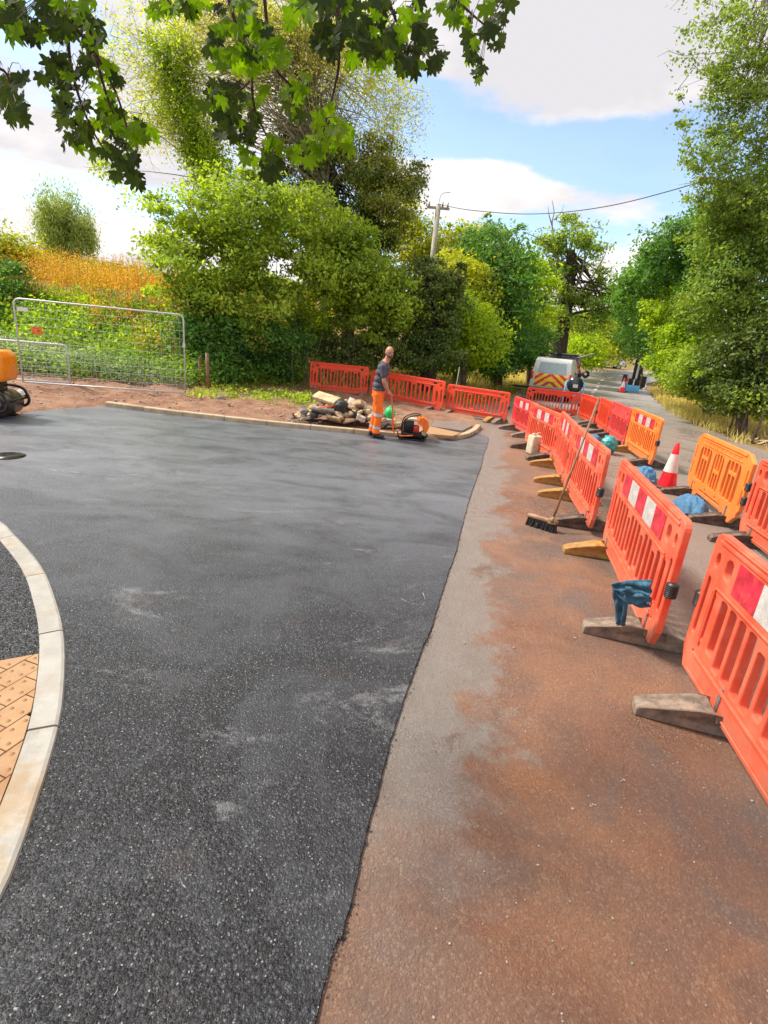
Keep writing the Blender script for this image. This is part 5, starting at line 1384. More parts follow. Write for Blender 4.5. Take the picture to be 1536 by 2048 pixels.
for s_ in (-1, 1):
    mb = MB(); mb.box((s_ * .20, 0, 0.72), (.30, .42, .42)); mb.build('lamp_case', 'black_steel', TL, bevel=0.02)
    mb = MB(); mb.box((s_ * .62, .1, 0.78), (.28, .16, .75)); mb.build('side_board', 'black', TL, bevel=0.02)
    mb = MB(); mb.box((s_ * .17 + .08, 0, 1.55), (.20, .12, 1.35)); mb.build('mast', 'black_steel', TL, bevel=0.01)
mb = MB(); mb.box((0.08, 0, 1.55), (.14, .06, 1.35)); mb.box((0, -.22, .72), (.06, .03, .4)); mb.build('frame', 'sign_white', TL)
for (px, py, Y, l) in ((1245, 777, 36.5, 'small red and white cone left of the portable traffic light, nearer one'), (1252, 772, 38.5, 'small red and white cone left of the portable traffic light, farther one')):
    q = at(px, py, Y); cone(Vector((q.x, Y, 0)), 0.95, l)

# telegraph pole, lamp and wire
pp = at(856, 600, 28.5); zt = at(866, 408, 28.5).z
zb_ = tz(pp.x, 28.5)
UP = thing('telegraph_pole', 'grey wooden telegraph pole rising out of the hedge', 'pole', (pp.x, 28.5, zb_))
mb = MB(); mb.tube([(0, 0, -0.2), (0, 0, (zt - zb_))], [.16, .12], 12); mb.build('pole_shaft', 'pole_wood', UP)
mb = MB(); mb.box((0, 0, zt - zb_ - 0.15), (1.1, .10, .10)); mb.build('cross_arm', 'pole_wood', UP)
for x in (-.45, .2, .45): mb = MB(); mb.tube([(x, 0, zt - zb_ - .1), (x, 0, zt - zb_ + .12)], [.05, .03], 8); mb.build('insulator', 'porcelain', UP)
mb = MB(); mb.tube([(0.1, 0, zt - zb_ - 1.9), (0.8, -.2, zt - zb_ - 1.88), (1.35, -.35, zt - zb_ - 1.95)], .03, 8); mb.tube([(.1, 0, zt - zb_ - 2.3), (0.8, -.2, zt - zb_ - 1.9)], .015, 6); arm = mb.build('lamp_arm', 'galv', UP)
mb = MB(); mb.box((1.45, -.38, zt - zb_ - 1.97), (.45, .2, .1)); mb.build('lamp_head', 'galv', arm, bevel=.02)
mb = MB(); mb.box((0.12, -.05, zt - zb_ - 2.5), (.28, .25, .4)); mb.build('junction_box', 'grey_metal', UP, bevel=.02)
mb = MB(); mb.tube(spline([(0.0, 0, zt - zb_), (.1, 0, zt - zb_ + .45), (.5, 0, zt - zb_ + .55)], 5), .012, 6); mb.build('wire_loop', 'black', UP)
w_ = [at(876, 408, 28.4), at(940, 420, 27), at(1060, 428, 25), at(1200, 415, 22.5), at(1360, 376, 20), at(1560, 310, 17)]
mb = MB(); mb.tube(spline(w_, 8), .016, 6); tag(mb.build('overhead_wire', 'black'), 'black overhead wire sagging from the telegraph pole to the trees on the right', 'wire')

# ------------------------------------------------------------------ trees and plants
def tree(name, label, cat, base, lobes, nclus, nleaf, size, mat, sig=0.35, trunk=None, bark='bark', aspect=0.55, shell=0.55, group=None, twigs=True, up=0.6, droop=0.3, flat=0.55, extra_limbs=None, twig_r=0.008, limb_r=0.03, crown_name='crown'):
    """lobes: (px, py, Y, rx_px, ry_px[, depth m, weight]); the crown is real foliage round those centres"""
    bx, by = base; bz = tz(bx, by)
    root = thing(name, label, cat, (bx, by, bz), 0, group); B = np.array([bx, by, bz])
    cen, rads, wts = [], [], []
    for L in lobes:
        px, py, Y, rx, ry = L[:5]; p = at(px, py, Y); sc = (p - O).dot(cF) / FPX
        rx_, rz_ = rx * sc, ry * sc; ry_ = L[5] if len(L) > 5 and L[5] else rx_ * 0.8
        cen.append(p); rads.append((rx_, ry_, rz_)); wts.append(rx_ * rz_ * (L[6] if len(L) > 6 else 1))
    cen = np.array([list(c) for c in cen]); rads = np.array(rads); wts = np.array(wts); wts = wts / wts.sum()
    k = rng.choice(len(cen), nclus, p=wts)
    d = rng.normal(size=(nclus, 3)); d /= np.linalg.norm(d, axis=1, keepdims=True)
    rr = shell + (1 - shell) * rng.random(nclus) ** 0.6
    rr *= 1 + 0.13 * np.clip(rng.normal(size=nclus), -2, 1.5)
    outl = rng.random(nclus) < .16; rr[outl] *= rng.uniform(1.12, 1.34, outl.sum())
    cl_ = cen[k] + d * rads[k] * rr[:, None]
    gz = terrain(cl_[:, 0], cl_[:, 1]); cl_[:, 2] = np.maximum(cl_[:, 2], gz + 0.12 + 0.2 * rng.random(nclus))
    pw = np.where(outl, .35, 1.0); kk = rng.choice(nclus, nleaf, p=pw / pw.sum())
    s_c = sig * rng.uniform(0.45, 1.5, nclus) * np.where(outl, .5, 1.0)
    off = np.clip(rng.normal(size=(nleaf, 3)), -1.7, 1.7) * s_c[kk][:, None]; off[:, 2] *= flat
    P = cl_[kk] + off
    g2 = terrain(P[:, 0], P[:, 1]); P[:, 2] = np.maximum(P[:, 2], g2 + 0.03)
    out = d[kk]
    N = rng.normal(size=(nleaf, 3)) * 0.7 + out * 0.5; N[:, 2] += up
    v, f = leaf_arrays(P - B, N, size * rng.uniform(0.6, 1.3, nleaf), aspect, droop)
    np_mesh(crown_name, v, f, mat, root)
    segs = []
    if trunk:
        tp = [Vector(p) - Vector(B) for p in trunk['pts']]; mbt = MB(); sp = spline(tp, 4)
        r0, r1 = trunk['r']; n = len(sp)
        mbt.tube(sp, [r0 + (r1 - r0) * (i / (n - 1)) ** 0.8 for i in range(n)], 12)
        mbt.build('trunk', bark, root)
        tops = [np.array(list(p)) for p in sp[int(n * .45):]]
    else:
        tops = None
    if twigs:
        for i in range(nclus):
            tgt = cl_[i] - B
            if tops is not None: st = tops[int(rng.integers(0, len(tops)))]
            else:
                gx, gy = B[0] + (tgt[0]) * .75, B[1] + tgt[1] * .75 + .2
                st = np.array([gx - B[0], gy - B[1], tz(gx, gy) - B[2] - .05])
            if (i % 3 == 0 and trunk) or (i % 12 == 0 and not trunk and 'hazel' in name) or (twigs == 'all' and i % 5 == 0):
                mid = st + (tgt - st) * 0.5 + rng.normal(size=3) * 0.08 * np.linalg.norm(tgt - st) + np.array([0, 0, 0.12 * np.linalg.norm(tgt - st)])
                pr = None; r_ = (limb_r if trunk else min(limb_r, .016)) * (0.6 + rng.random())
                for t in np.linspace(0, 1, 6):
                    q = (1 - t) ** 2 * st + 2 * t * (1 - t) * mid + t * t * tgt
                    if pr is not None: segs.append((pr, q, r_ * (1 - (t - .2) * .85), r_ * (1 - t * .85)))
                    pr = q
            if outl[i]:
                c0 = cen[k[i]] - B; segs.append((c0 + (tgt - c0) * .55, tgt, twig_r * 1.3, twig_r))
            for _ in range(3 if twigs == 'all' else 1):
                e = tgt + rng.normal(size=3) * s_c[i] * np.array([1.3, 1.3, 1.0]); m_ = (tgt + e) / 2 + rng.normal(size=3) * s_c[i] * .25
                segs.append((tgt, m_, twig_r, twig_r * .8)); segs.append((m_, e, twig_r * .8, twig_r * .4))
        v, f = tubes_np(segs, 4); np_mesh('branches', v, f, bark, root)['kind'] = 'stuff'
    return root

def gp(px, py, Y):                    # point on the terrain at that distance
    p = at(px, py, Y); return (p.x, Y)
def tr3(px, py, Y): p = at(px, py, Y); return (p.x, p.y, p.z)

# 1 tall thorn tree, sparse small leaves and many fine twigs, ivy on its trunk
bx, by = gp(640, 700, 22.0); bz = tz(bx, by)
tree('thorn_tree', 'tall sparse tree with fine twigs and small olive leaves above the bright hazel', 'tree', (bx, by),
     [(430, 110, 21.0, 170, 110, 2.5), (300, 170, 20.5, 100, 110, 2.0), (640, 130, 22.0, 170, 150, 2.5), (560, 30, 21.0, 200, 90, 2.5), (780, 260, 22.0, 75, 90, 1.8), (350, 260, 20.5, 120, 60, 2.0), (400, 20, 21.0, 130, 60, 2), (740, 120, 22.0, 90, 110, 2)],
     900, 44000, 0.042, 'thorn', sig=0.30, trunk=dict(pts=[(bx, by, bz - .2), tr3(650, 560, 22.0), tr3(655, 420, 22.0), tr3(640, 280, 22.0), tr3(610, 150, 21.8), tr3(600, 60, 21.6)], r=(.28, .05)), bark='pale_twig', aspect=0.6, shell=0.1, twigs='all', flat=0.9, limb_r=0.020, twig_r=0.006)
bx, by = gp(470, 700, 20.5); bz = tz(bx, by)
tree('leaning_tree', 'leaning slender tree with light green climbing leaves, left of the tall sparse tree', 'tree', (bx, by),
     [(360, 190, 20.0, 40, 60, .5), (385, 260, 20.0, 32, 60, .5), (410, 330, 20.0, 36, 60, .6), (440, 400, 20.0, 45, 60, .8), (340, 110, 20.0, 50, 50, .8), (270, 240, 20.0, 70, 24, .5, .3), (215, 330, 20.0, 22, 50, .5, .25)],
     150, 15000, 0.058, 'lime', sig=0.26, trunk=dict(pts=[(bx, by, bz - .2), tr3(465, 560, 20.4), tr3(440, 420, 20.2), tr3(400, 310, 20.0), tr3(365, 215, 20.0), tr3(335, 120, 20.0)], r=(.16, .03)), bark='dark_bark', shell=.2, twigs='all', flat=1.0, limb_r=.018)
# ivy columns on the trunk
bx, by = gp(700, 700, 22.5); bz = tz(bx, by)
tree('ivy_clad_tree', 'dark ivy covered trunk mass behind the hazel, below the sparse tree', 'tree', (bx, by),
     [(640, 310, 22.5, 60, 70, 1.0), (700, 360, 22.5, 90, 80, 1.3), (770, 390, 22.5, 65, 90, 1.2), (730, 460, 22.5, 80, 60, 1.2), (620, 400, 22.8, 60, 60, 1.0), (610, 240, 22.3, 45, 60, .8), (560, 330, 22.4, 30, 60, .6)],
     200, 34000, 0.062, 'ivy', sig=0.26, trunk=dict(pts=[(bx, by, bz - .2), tr3(690, 560, 22.6), tr3(670, 420, 22.6), tr3(650, 300, 22.5)], r=(.3, .12)), bark='dark_bark', shell=.55)
bx, by = gp(765, 700, 21.6)
tree('ivy_clad_tree', 'olive green ivy curtain hanging at the right side of the sparse tree', 'tree', (bx, by),
     [(770, 360, 21.6, 48, 75, .7), (790, 430, 21.6, 35, 60, .6), (720, 330, 21.6, 50, 45, .6)], 70, 11000, 0.05, 'ivy_light', sig=0.24, bark='dark_bark', twigs=True, droop=1.0)
# 2 hazel clump
bx, by = gp(500, 780, 17.4); bz = tz(bx, by)
tree('hazel_bush', 'large bright green hazel bush in the middle, in front of the ivy', 'bush', (bx, by),
     [(490, 430, 17.6, 130, 70, 1.6), (420, 520, 17.0, 100, 90, 1.6), (560, 520, 18.4, 110, 90, 1.6), (360, 470, 17.4, 70, 50, 1.2, .6), (345, 560, 17.0, 50, 60, 1.0, .6), (600, 430, 18.6, 80, 50, 1.4), (470, 600, 17.3, 110, 60, 1.2), (325, 425, 17.2, 40, 35, .8, .3)],
     330, 40000, 0.068, 'hazel', sig=0.26, shell=0.5, bark='bark', flat=0.5)
bx, by = gp(720, 730, 20.2); bz = tz(bx, by)
tree('hazel_bush', 'rounded green bush right of the large hazel, above the scarlet barriers', 'bush', (bx, by),
     [(700, 540, 20.2, 105, 65, 1.4), (760, 600, 20.2, 70, 75, 1.4), (690, 475, 20.4, 70, 40, 1.0), (650, 520, 20.2, 50, 40, 1.0), (800, 630, 20.2, 38, 50, .9), (720, 630, 20.4, 60, 36, .8, .7)],
     210, 26000, 0.078, 'hazel', sig=0.28, shell=0.5, flat=0.5)
# dark understory below the hazels
bx, by = gp(450, 780, 17)
tree('shrub', 'dark shaded shrub under the large hazel beside the tall fence', 'shrub', (bx, by),
     [(430, 670, 17.2, 60, 70, 1.0), (500, 680, 17.8, 80, 50, 1.2), (390, 640, 17.0, 40, 60, .8), (560, 680, 19.0, 60, 50, 1), (440, 735, 16.6, 60, 26, .7), (520, 740, 18.0, 60, 20, .7)], 170, 19000, 0.06, 'hedge_dark', sig=0.26)
bx, by = gp(700, 730, 20.0)
tree('shrub', 'dark laurel like shrub behind the scarlet barriers', 'shrub', (bx, by),
     [(650, 700, 20.0, 36, 40, .8), (760, 700, 20.2, 60, 34, .9), (700, 705, 20.2, 60, 30, .9), (830, 700, 20.6, 40, 40, .9)], 110, 13000, 0.06, 'ivy', sig=0.22)
bx, by = gp(640, 700, 20)
tree('young_tree', 'yellow green young tree glimpsed between the two hazels', 'tree', (bx, by), [(640, 620, 20, 60, 55, 1), (600, 640, 21, 50, 40, 1)], 60, 6000, 0.07, 'lime', sig=.3)
# 3 ivy stump
bx, by = gp(860, 740, 20.5); bz = tz(bx, by)
tree('ivy_stump', 'tall dark ivy covered stump in front of the telegraph pole', 'stump', (bx, by),
     [(845, 560, 20.5, 34, 55, .8), (870, 640, 20.3, 42, 80, .9), (900, 600, 20.6, 30, 60, .8), (850, 710, 20, 45, 30, .8), (890, 700, 20, 40, 36, .8)], 150, 17000, 0.06, 'ivy', sig=0.20,
     trunk=dict(pts=[(bx, by, bz - .2), tr3(862, 640, 20.6), tr3(858, 540, 20.6)], r=(.35, .2)), bark='dark_bark', droop=1.0)
# 4 hedge trees along the left bank
HT = 'trees of the hedge along the left side of the road'
for (lab, base, lobes, n, m, mat, sz) in (
    ('yellow green tree crown round the telegraph pole', (830, 700, 31), [(830, 490, 31, 50, 50, 1.6), (815, 450, 31, 26, 40, 1.2), (900, 510, 31, 60, 50, 1.6), (960, 490, 31, 50, 36, 1.5), (880, 590, 30.5, 60, 60, 1.5)], 150, 17000, 'hedge_yellow', .095),
    ('broad dark green tree right of the telegraph pole', (1000, 700, 27), [(990, 500, 28, 60, 50, 1.8), (1010, 580, 27, 70, 70, 1.8), (950, 560, 27.5, 55, 60, 1.6), (1000, 650, 27, 60, 60, 1.6)], 170, 20000, 'hedge_dark', .095),
    ('bright green shrub in front of the dark hedge tree', (930, 740, 23), [(930, 660, 22.5, 48, 50, 1.2), (960, 690, 22.8, 40, 36, 1.1), (920, 620, 23, 40, 30, 1)], 100, 12000, 'lime', .075),
    ('yellow leaved shrub between ivy stump and dark hedge tree', (920, 700, 25), [(920, 560, 25.5, 40, 50, 1.2), (935, 610, 25, 36, 34, 1)], 60, 7000, 'hedge_yellow', .085),
    ('bright green tree left of the big oak', (1070, 700, 33), [(1055, 590, 33, 50, 55, 2), (1066, 640, 33, 30, 46, 2), (1045, 540, 34, 46, 40, 2), (1030, 660, 31, 36, 46, 1.6)], 130, 15000, 'lime', .11),
    ('dark green shrub at the foot of the bank beside the van', (1010, 710, 27), [(990, 700, 26.5, 40, 36, 1.2), (1040, 690, 29, 40, 36, 1.4)], 70, 8000, 'hedge_dark', .09)):
    b_ = gp(base[0], base[1], base[2]); zb2 = tz(*b_)
    L0 = lobes[0]
    tree('hedge_tree', lab, 'tree', b_, lobes, n, m, sz, MAT and mat, sig=0.42, trunk=dict(pts=[(b_[0], b_[1], zb2 - .2), tr3(L0[0] * .5 + base[0] * .5, (L0[1] + base[1]) / 2, L0[2]), tr3(L0[0], L0[1], L0[2])], r=(.18, .06)), group=HT, limb_r=.04, twig_r=.012)
b_ = gp(960, 720, 26)
tree('bank_scrub', 'low dark scrub filling the foot of the hedge along the left bank', 'shrub', b_, [(930, 715, 25, 40, 22, 1.2), (980, 722, 26, 44, 22, 1.2), (1030, 712, 28, 40, 26, 1.4), (1070, 690, 31, 30, 30, 1.4), (890, 722, 24, 36, 16, 1), (840, 715, 22.5, 40, 20, 1)], 170, 21000, .075, 'hedge_dark', sig=.26)
b_ = gp(1420, 760, 20)
tree('roadside_scrub', 'loose green scrub closing the foot of the right hand trees', 'shrub', b_, [(1345, 735, 26, 30, 24, 1.2), (1400, 770, 21, 36, 20, 1.0), (1450, 790, 18.8, 40, 22, 1.0), (1510, 800, 17, 40, 26, .9)], 150, 19000, .066, 'hazel', sig=.22)
# 5 the oak with dead top branches
bx, by = gp(1118, 722, 40); bz = tz(bx, by)
oak = tree('oak_tree', 'big old oak with a thick brown trunk and bare dead branches at the top', 'tree', (bx, by),
     [(1140, 480, 40, 50, 30, 2.2), (1185, 490, 40, 30, 30, 1.8), (1110, 520, 40, 34, 34, 1.8), (1160, 560, 40, 50, 40, 2.2), (1200, 590, 40, 36, 34, 1.8), (1150, 630, 40, 55, 34, 2.2), (1190, 640, 40, 30, 26, 1.6), (1140, 445, 40, 20, 16, 1.2, .7), (1210, 540, 40, 14, 20, 1, .5), (1100, 600, 39.5, 34, 40, 1.6)],
     170, 16000, 0.11, 'oak', sig=0.36, trunk=dict(pts=[(bx, by, bz - .3), tr3(1122, 680, 40), tr3(1132, 620, 40), tr3(1138, 560, 40), tr3(1142, 500, 40)], r=(.62, .28)), bark='dark_bark', shell=.55, limb_r=.07, twig_r=.02)
mb = MB()
for pts, r0 in (([(1135, 620), (1128, 560), (1112, 500), (1104, 450), (1108, 425), (1104, 400)], .17), ([(1104, 450), (1098, 430), (1096, 412)], .09), ([(1108, 440), (1122, 425), (1128, 408)], .08), ([(1118, 520), (1100, 490), (1080, 478), (1062, 470), (1046, 462)], .13),
                ([(1080, 478), (1084, 462), (1078, 455)], .06), ([(1145, 600), (1180, 560), (1205, 520), (1213, 500)], .16), ([(1140, 600), (1165, 540), (1170, 480)], .18)):
    P3 = [Vector(tr3(x, y, 39.6)) - oak.location for x, y in pts]; sp = spline(P3, 4); mb.tube(sp, [r0 * .6 * (1 - .86 * i / (len(sp) - 1)) for i in range(len(sp))], 7)
mb.build('dead_branches', 'dead_wood', oak)
# 6 hedges round the bend
FB = 'hedges round the bend of the road'
for (lab, lobes, n, m, mat, sz, nm) in (
    ('yellow green bushy hedge where the road bends, behind the truck', [(1190, 660, 55, 30, 34, 3), (1215, 670, 58, 30, 30, 3), (1180, 700, 52, 36, 24, 3), (1225, 695, 60, 26, 24, 3)], 110, 12000, 'hedge_yellow', .17, 'hedge'),
    ('green hedge between the oak trunk and the yellow hedge', [(1168, 690, 46, 24, 30, 2.2), (1172, 715, 45, 22, 16, 2)], 60, 7000, 'lime', .13, 'hedge'),
    ('mid green hedge closing the view at the end of the road', [(1255, 705, 84, 24, 18, 4), (1275, 690, 88, 22, 26, 4), (1240, 690, 92, 26, 22, 4)], 80, 9000, 'oak', .24, 'hedge')):
    b_ = gp(lobes[0][0], 720, lobes[0][2]); tree(nm, lab, 'hedge', b_, lobes, n, m, sz, mat, sig=.7, group=FB, twigs=True, limb_r=.05, twig_r=.02)
# distant wooded ridge
yy_ = []
n = 9000
x = rng.uniform(-140, 260, n); y = rng.uniform(150, 230, n); h = 6 * rng.random(n) ** .7 + 3 * np.sin(x * .11) + 4
P = np.stack([x, y, terrain(x, y) + h - 3], -1)
v, f = leaf_arrays(P, rng.normal(size=(n, 3)) + np.array([0, -.4, .8]), rng.uniform(.8, 2.0, n), .7)
tag(np_mesh('distant_wood', v, f, 'oak'), 'far off wood on the rise beyond the road', 'wood', kind='stuff')
# 7 right hand trees
RT = 'trees on the right hand side of the road'
for (lab, base, lobes, n, m, mat, sz, sg, nm, kw) in (
    ('bright green rounded bush beside the far right verge', (1340, 780, 24.6), [(1358, 640, 25.2, 58, 60, 1.6), (1345, 700, 25.2, 38, 56, 1.4), (1388, 690, 23.4, 60, 60, 1.5), (1400, 620, 23.4, 50, 40, 1.2)], 170, 22000, 'lime', .078, .28, 'bush', {}),
    ('mid green shrub low beside the right verge', (1420, 820, 19.3), [(1400, 742, 19.9, 60, 44, 1.0), (1455, 752, 18.7, 60, 44, 1.0), (1375, 755, 22.2, 30, 32, 1.0)], 120, 15000, 'hazel', .062, .22, 'bush', {}),
    ('dark green tree leaning over the road on the right', (1420, 820, 23.4), [(1400, 480, 24.0, 80, 60, 2), (1340, 530, 25.7, 66, 54, 1.8), (1285, 545, 27.5, 36, 34, 1.4), (1262, 610, 30, 30, 40, 1.6), (1310, 500, 26.9, 30, 24, 1.2, .5), (1330, 590, 28.1, 50, 50, 1.8), (1450, 540, 22.8, 80, 60, 1.8)], 200, 26000, 'hedge_dark', .085, .34, 'right_tree', dict(trunk=1)),
    ('broad green tree filling the right edge', (1490, 850, 17.5), [(1500, 480, 18.7, 80, 70, 1.6), (1490, 560, 18.1, 80, 60, 1.5), (1530, 620, 17.5, 50, 60, 1.2), (1440, 620, 19.3, 60, 50, 1.3), (1500, 410, 18.7, 70, 50, 1.4)], 210, 30000, 'ash', .066, .28, 'right_tree', dict(trunk=1)),
    ('tall feathery tree at the top right, with drooping bare twigs', (1530, 850, 17.0), [(1500, 250, 17.5, 80, 70, 1.4), (1450, 310, 17.5, 80, 50, 1.2, .8), (1500, 380, 17.5, 70, 60, 1.2), (1380, 230, 18.1, 40, 26, .8, .5), (1440, 70, 17.5, 60, 70, 1.2, .55), (1520, 90, 17.5, 50, 90, 1.3, .9), (1470, 170, 17.5, 60, 50, 1.2, .7), (1400, 15, 17.5, 50, 26, 1, .5), (1440, 370, 18.1, 60, 36, 1.2)], 240, 15000, 'ash', .054, .20, 'right_tree', dict(trunk=1, twigs='all')),
    ('row of dark green hedge trees farther along the right side', (1285, 760, 42.1), [(1280, 620, 42.1, 34, 50, 2.4), (1262, 660, 49.1, 26, 40, 2.5), (1300, 560, 39.8, 34, 36, 2), (1300, 690, 37.4, 26, 46, 2)], 150, 17000, 'hedge_dark', .12, .5, 'right_tree', dict(trunk=1)),
    ('shadowy undergrowth behind the right verge', (1500, 860, 16.4), [(1500, 700, 17.5, 70, 60, .9), (1530, 775, 16.6, 40, 40, .7), (1490, 790, 17.2, 50, 30, .7), (1470, 740, 18.5, 60, 50, .9), (1410, 765, 21.1, 50, 28, .9), (1375, 765, 25.7, 34, 22, .9), (1450, 782, 19.0, 50, 24, .8)], 250, 32000, 'ivy', .062, .26, 'shrub', {})):
    b_ = gp(*base); zb2 = tz(*b_); L0 = lobes[0]
    if 'feathery' in lab: b_ = gp(1600, 850, 18.0); zb2 = tz(*b_)
    t_ = dict(pts=[(b_[0], b_[1], zb2 - .2), tr3(1600, 500, 18), tr3(1590, 300, 18), tr3(1570, 100, 18), tr3(1540, -60, 18)], r=(.3, .08)) if 'feathery' in lab else dict(pts=[(b_[0], b_[1], zb2 - .2), tr3((L0[0] + base[0] * 2) / 3, (L0[1] + base[1] * 2) / 3, base[2]), tr3((2 * L0[0] + base[0]) / 3, (2 * L0[1] + base[1]) / 3, L0[2]), tr3(L0[0], L0[1], L0[2])], r=(.20, .05)) if kw.get('trunk') else None
    tree(nm, lab, 'tree' if 'tree' in nm else nm, b_, lobes, n, m, sz, mat, sig=sg, trunk=t_, group=RT if 'tree' in nm else None, twigs=kw.get('twigs', True), bark='bark' if nm != 'shrub' else 'dark_bark', limb_r=.014)
# slim bare stems in the right hand shade
for i, (px, Y, l) in enumerate(((1486, 16.6, 'slim grey stem nearest the bare soil on the right'), (1518, 16.0, 'thicker brown stem at the right edge of the wood'), (1462, 17.6, 'thin stem in the shade left of the slim grey one'))):
    b_ = gp(px, 850, Y); z = tz(*b_); o = MB().tube([(0, 0, -.1), (.02, 0, .9), (-.03, .05, 1.8), (.02, .05, 2.8)], [.035 + .015 * (i == 1), .03, .025, .015], 7).build('sapling', 'bark'); o.location = (*b_, z); tag(o, l, 'sapling')
# drooping bare twigs top right
# 8 willow and shrubs far left
b_ = gp(130, 520, 55)
tree('willow_tree', 'rounded pale willow on the skyline at the far left', 'tree', b_, [(125, 425, 55, 32, 22, 2.5), (108, 455, 55, 26, 34, 2), (150, 450, 55, 30, 34, 2.2), (130, 490, 55, 50, 26, 2.4), (172, 480, 55, 14, 22, 1.5)], 170, 19000, .15, 'willow', sig=.42, droop=3.0, flat=2.4, aspect=.3, trunk=dict(pts=[(b_[0], b_[1], tz(*b_) - .3), tr3(130, 470, 55), tr3(130, 440, 55)], r=(.3, .1)), limb_r=.05, twig_r=.02)
b_ = gp(20, 600, 18)
tree('shrub', 'dark green shrub at the left edge behind the tall fence', 'shrub', b_, [(0, 560, 18.5, 34, 50, 1.0), (15, 620, 18, 36, 40, .9), (-30, 600, 18.5, 50, 70, 1.2)], 80, 9000, .065, 'hedge_dark', sig=.25)
b_ = gp(0, 520, 24)
tree('shrub', 'olive green bush on the skyline at the left edge', 'shrub', b_, [(0, 500, 24, 24, 40, 1.2), (35, 500, 24, 24, 16, 1)], 50, 5000, .08, 'hedge_yellow', sig=.35)

# 9 plants on the banks: uncountable cover
def cover(name, label, cat, mat, pts, h, nper, size, sig, seed_up=0.5, droop=0.3, stalk=None, aspect=.5):
    n = len(pts); gz = terrain(pts[:, 0], pts[:, 1]); hh = h * rng.uniform(.45, 1.2, n)
    kk = np.repeat(np.arange(n), nper)
    P = np.empty((n * nper, 3)); P[:, :2] = pts[kk] + rng.normal(size=(n * nper, 2)) * sig
    P[:, 2] = gz[kk] + hh[kk] * rng.uniform(0.15, 1.0, n * nper)
    N = rng.normal(size=(n * nper, 3)) * .7; N[:, 2] += seed_up
    v, f = leaf_arrays(P, N, size * rng.uniform(.5, 1.3, n * nper), aspect, droop)
    o = np_mesh(name, v, f, mat); tag(o, label, cat, kind='stuff')
    return gz, hh
def region(n, x0, x1, y0, y1, cond=None):
    p = np.stack([rng.uniform(x0, x1, n), rng.uniform(y0, y1, n)], -1)
    if cond is not None: p = p[cond(p[:, 0], p[:, 1])]
    return p
dL_ = lambda x, y: sdist(x, y, BANK_L)
dR_ = lambda x, y: -sdist(x, y, BANK_R)
nz = lambda x, y, s=.5: np.array([mnoise.noise(Vector((a * s, b * s, 4.0))) for a, b in zip(x, y)])
cover('nettle_patch', 'green nettles and brambles covering the bank behind the tall fence', 'weeds', 'nettle', region(5200, -14, -3.2, 14.2, 20, lambda x, y: (dL_(x, y) > 0.05) & (dL_(x, y) < 5.5 + 2 * nz(x, y)) & (x < -3.4)), .75, 11, .062, .14, .7)
cover('bright_weeds', 'bright green weeds on the bank at the left edge', 'weeds', 'lime', region(1500, -16, -7.0, 14.6, 19, lambda x, y: (dL_(x, y) > 1.2) & (nz(x, y, .7) > -0.1)), .95, 10, .065, .16, .7)
pts = region(5200, -26, -4.0, 16.0, 33, lambda x, y: (dL_(x, y) > 1.3) & (nz(x, y, .4) > 0.16 - .08 * (y - 16.5) - .1 * (x > -9)))
gz, hh = cover('dock_stalks', 'rusty orange dock seed heads covering the field above the bank', 'weeds', 'dock', pts, 1.25, 34, .034, .07, 0, 1.5, aspect=.6)
mbk = np.stack([pts[:, 0], pts[:, 1], gz], -1); top = mbk + np.stack([rng.normal(size=len(pts)) * .12, rng.normal(size=len(pts)) * .12, hh * 1.05], -1)
v, f = tubes_np([(a, b, .006, .003) for a, b in zip(mbk, top)], 3)
tag(np_mesh('dock_stems', v, f, 'dock'), 'thin upright stems of the rusty docks', 'weeds', kind='stuff')
def blades(name, label, mat, pts, h, w, lean=.35, zofs=0.0):
    n = len(pts); gz = terrain(pts[:, 0], pts[:, 1]) + zofs
    a = rng.uniform(0, 2 * np.pi, n); hh = h * rng.uniform(.4, 1.3, n); l = lean * hh
    d = np.stack([np.cos(a), np.sin(a)], -1); a2 = rng.uniform(0, 2 * np.pi, n); e = np.stack([np.cos(a2), np.sin(a2)], -1)
    v = np.empty((n, 4, 3)); b0 = np.concatenate([pts, gz[:, None]], 1)
    v[:, 0] = b0 - np.concatenate([d * w, np.zeros((n, 1))], 1); v[:, 1] = b0 + np.concatenate([d * w, np.zeros((n, 1))], 1)
    mid = b0 + np.concatenate([e * l[:, None] * .35, hh[:, None] * .55], 1); tip = b0 + np.concatenate([e * l[:, None], hh[:, None]], 1)
    v[:, 2] = mid + np.concatenate([d * w * .7, np.zeros((n, 1))], 1); v[:, 3] = tip
    f = np.arange(4 * n).reshape(n, 4)
    o = np_mesh(name, v.reshape(-1, 3), f, mat); tag(o, label, 'grass', kind='stuff'); return o
blades('dry_grass', 'straw coloured long grass on the left bank above the barriers and the van', 'straw', region(60000, -3, 26, 18, 60, lambda x, y: (dL_(x, y) > -0.1) & (dL_(x, y) < 7)), .34, .010)
blades('bank_grass', 'green grass on the left bank and round the rubble', 'grass', region(26000, -5.5, 14, 12.2, 34, lambda x, y: (dL_(x, y) > -1.6 + 1.2 * nz(x, y, 1.0)) & (dL_(x, y) < 6) & ((y > 13.5) | (nz(x, y, 1.5) > .1)) & (x < 0.8 + (y > 18) * 20)), .20, .008, zofs=.06)
blades('verge_grass', 'straw coloured long grass on the right hand verge', 'straw', region(80000, 9.6, 36, 11, 60, lambda x, y: (dR_(x, y) > -1.1) & (dR_(x, y) < 5) & ((y > 17) | (nz(x, y, .8) > .15))), .30, .009)
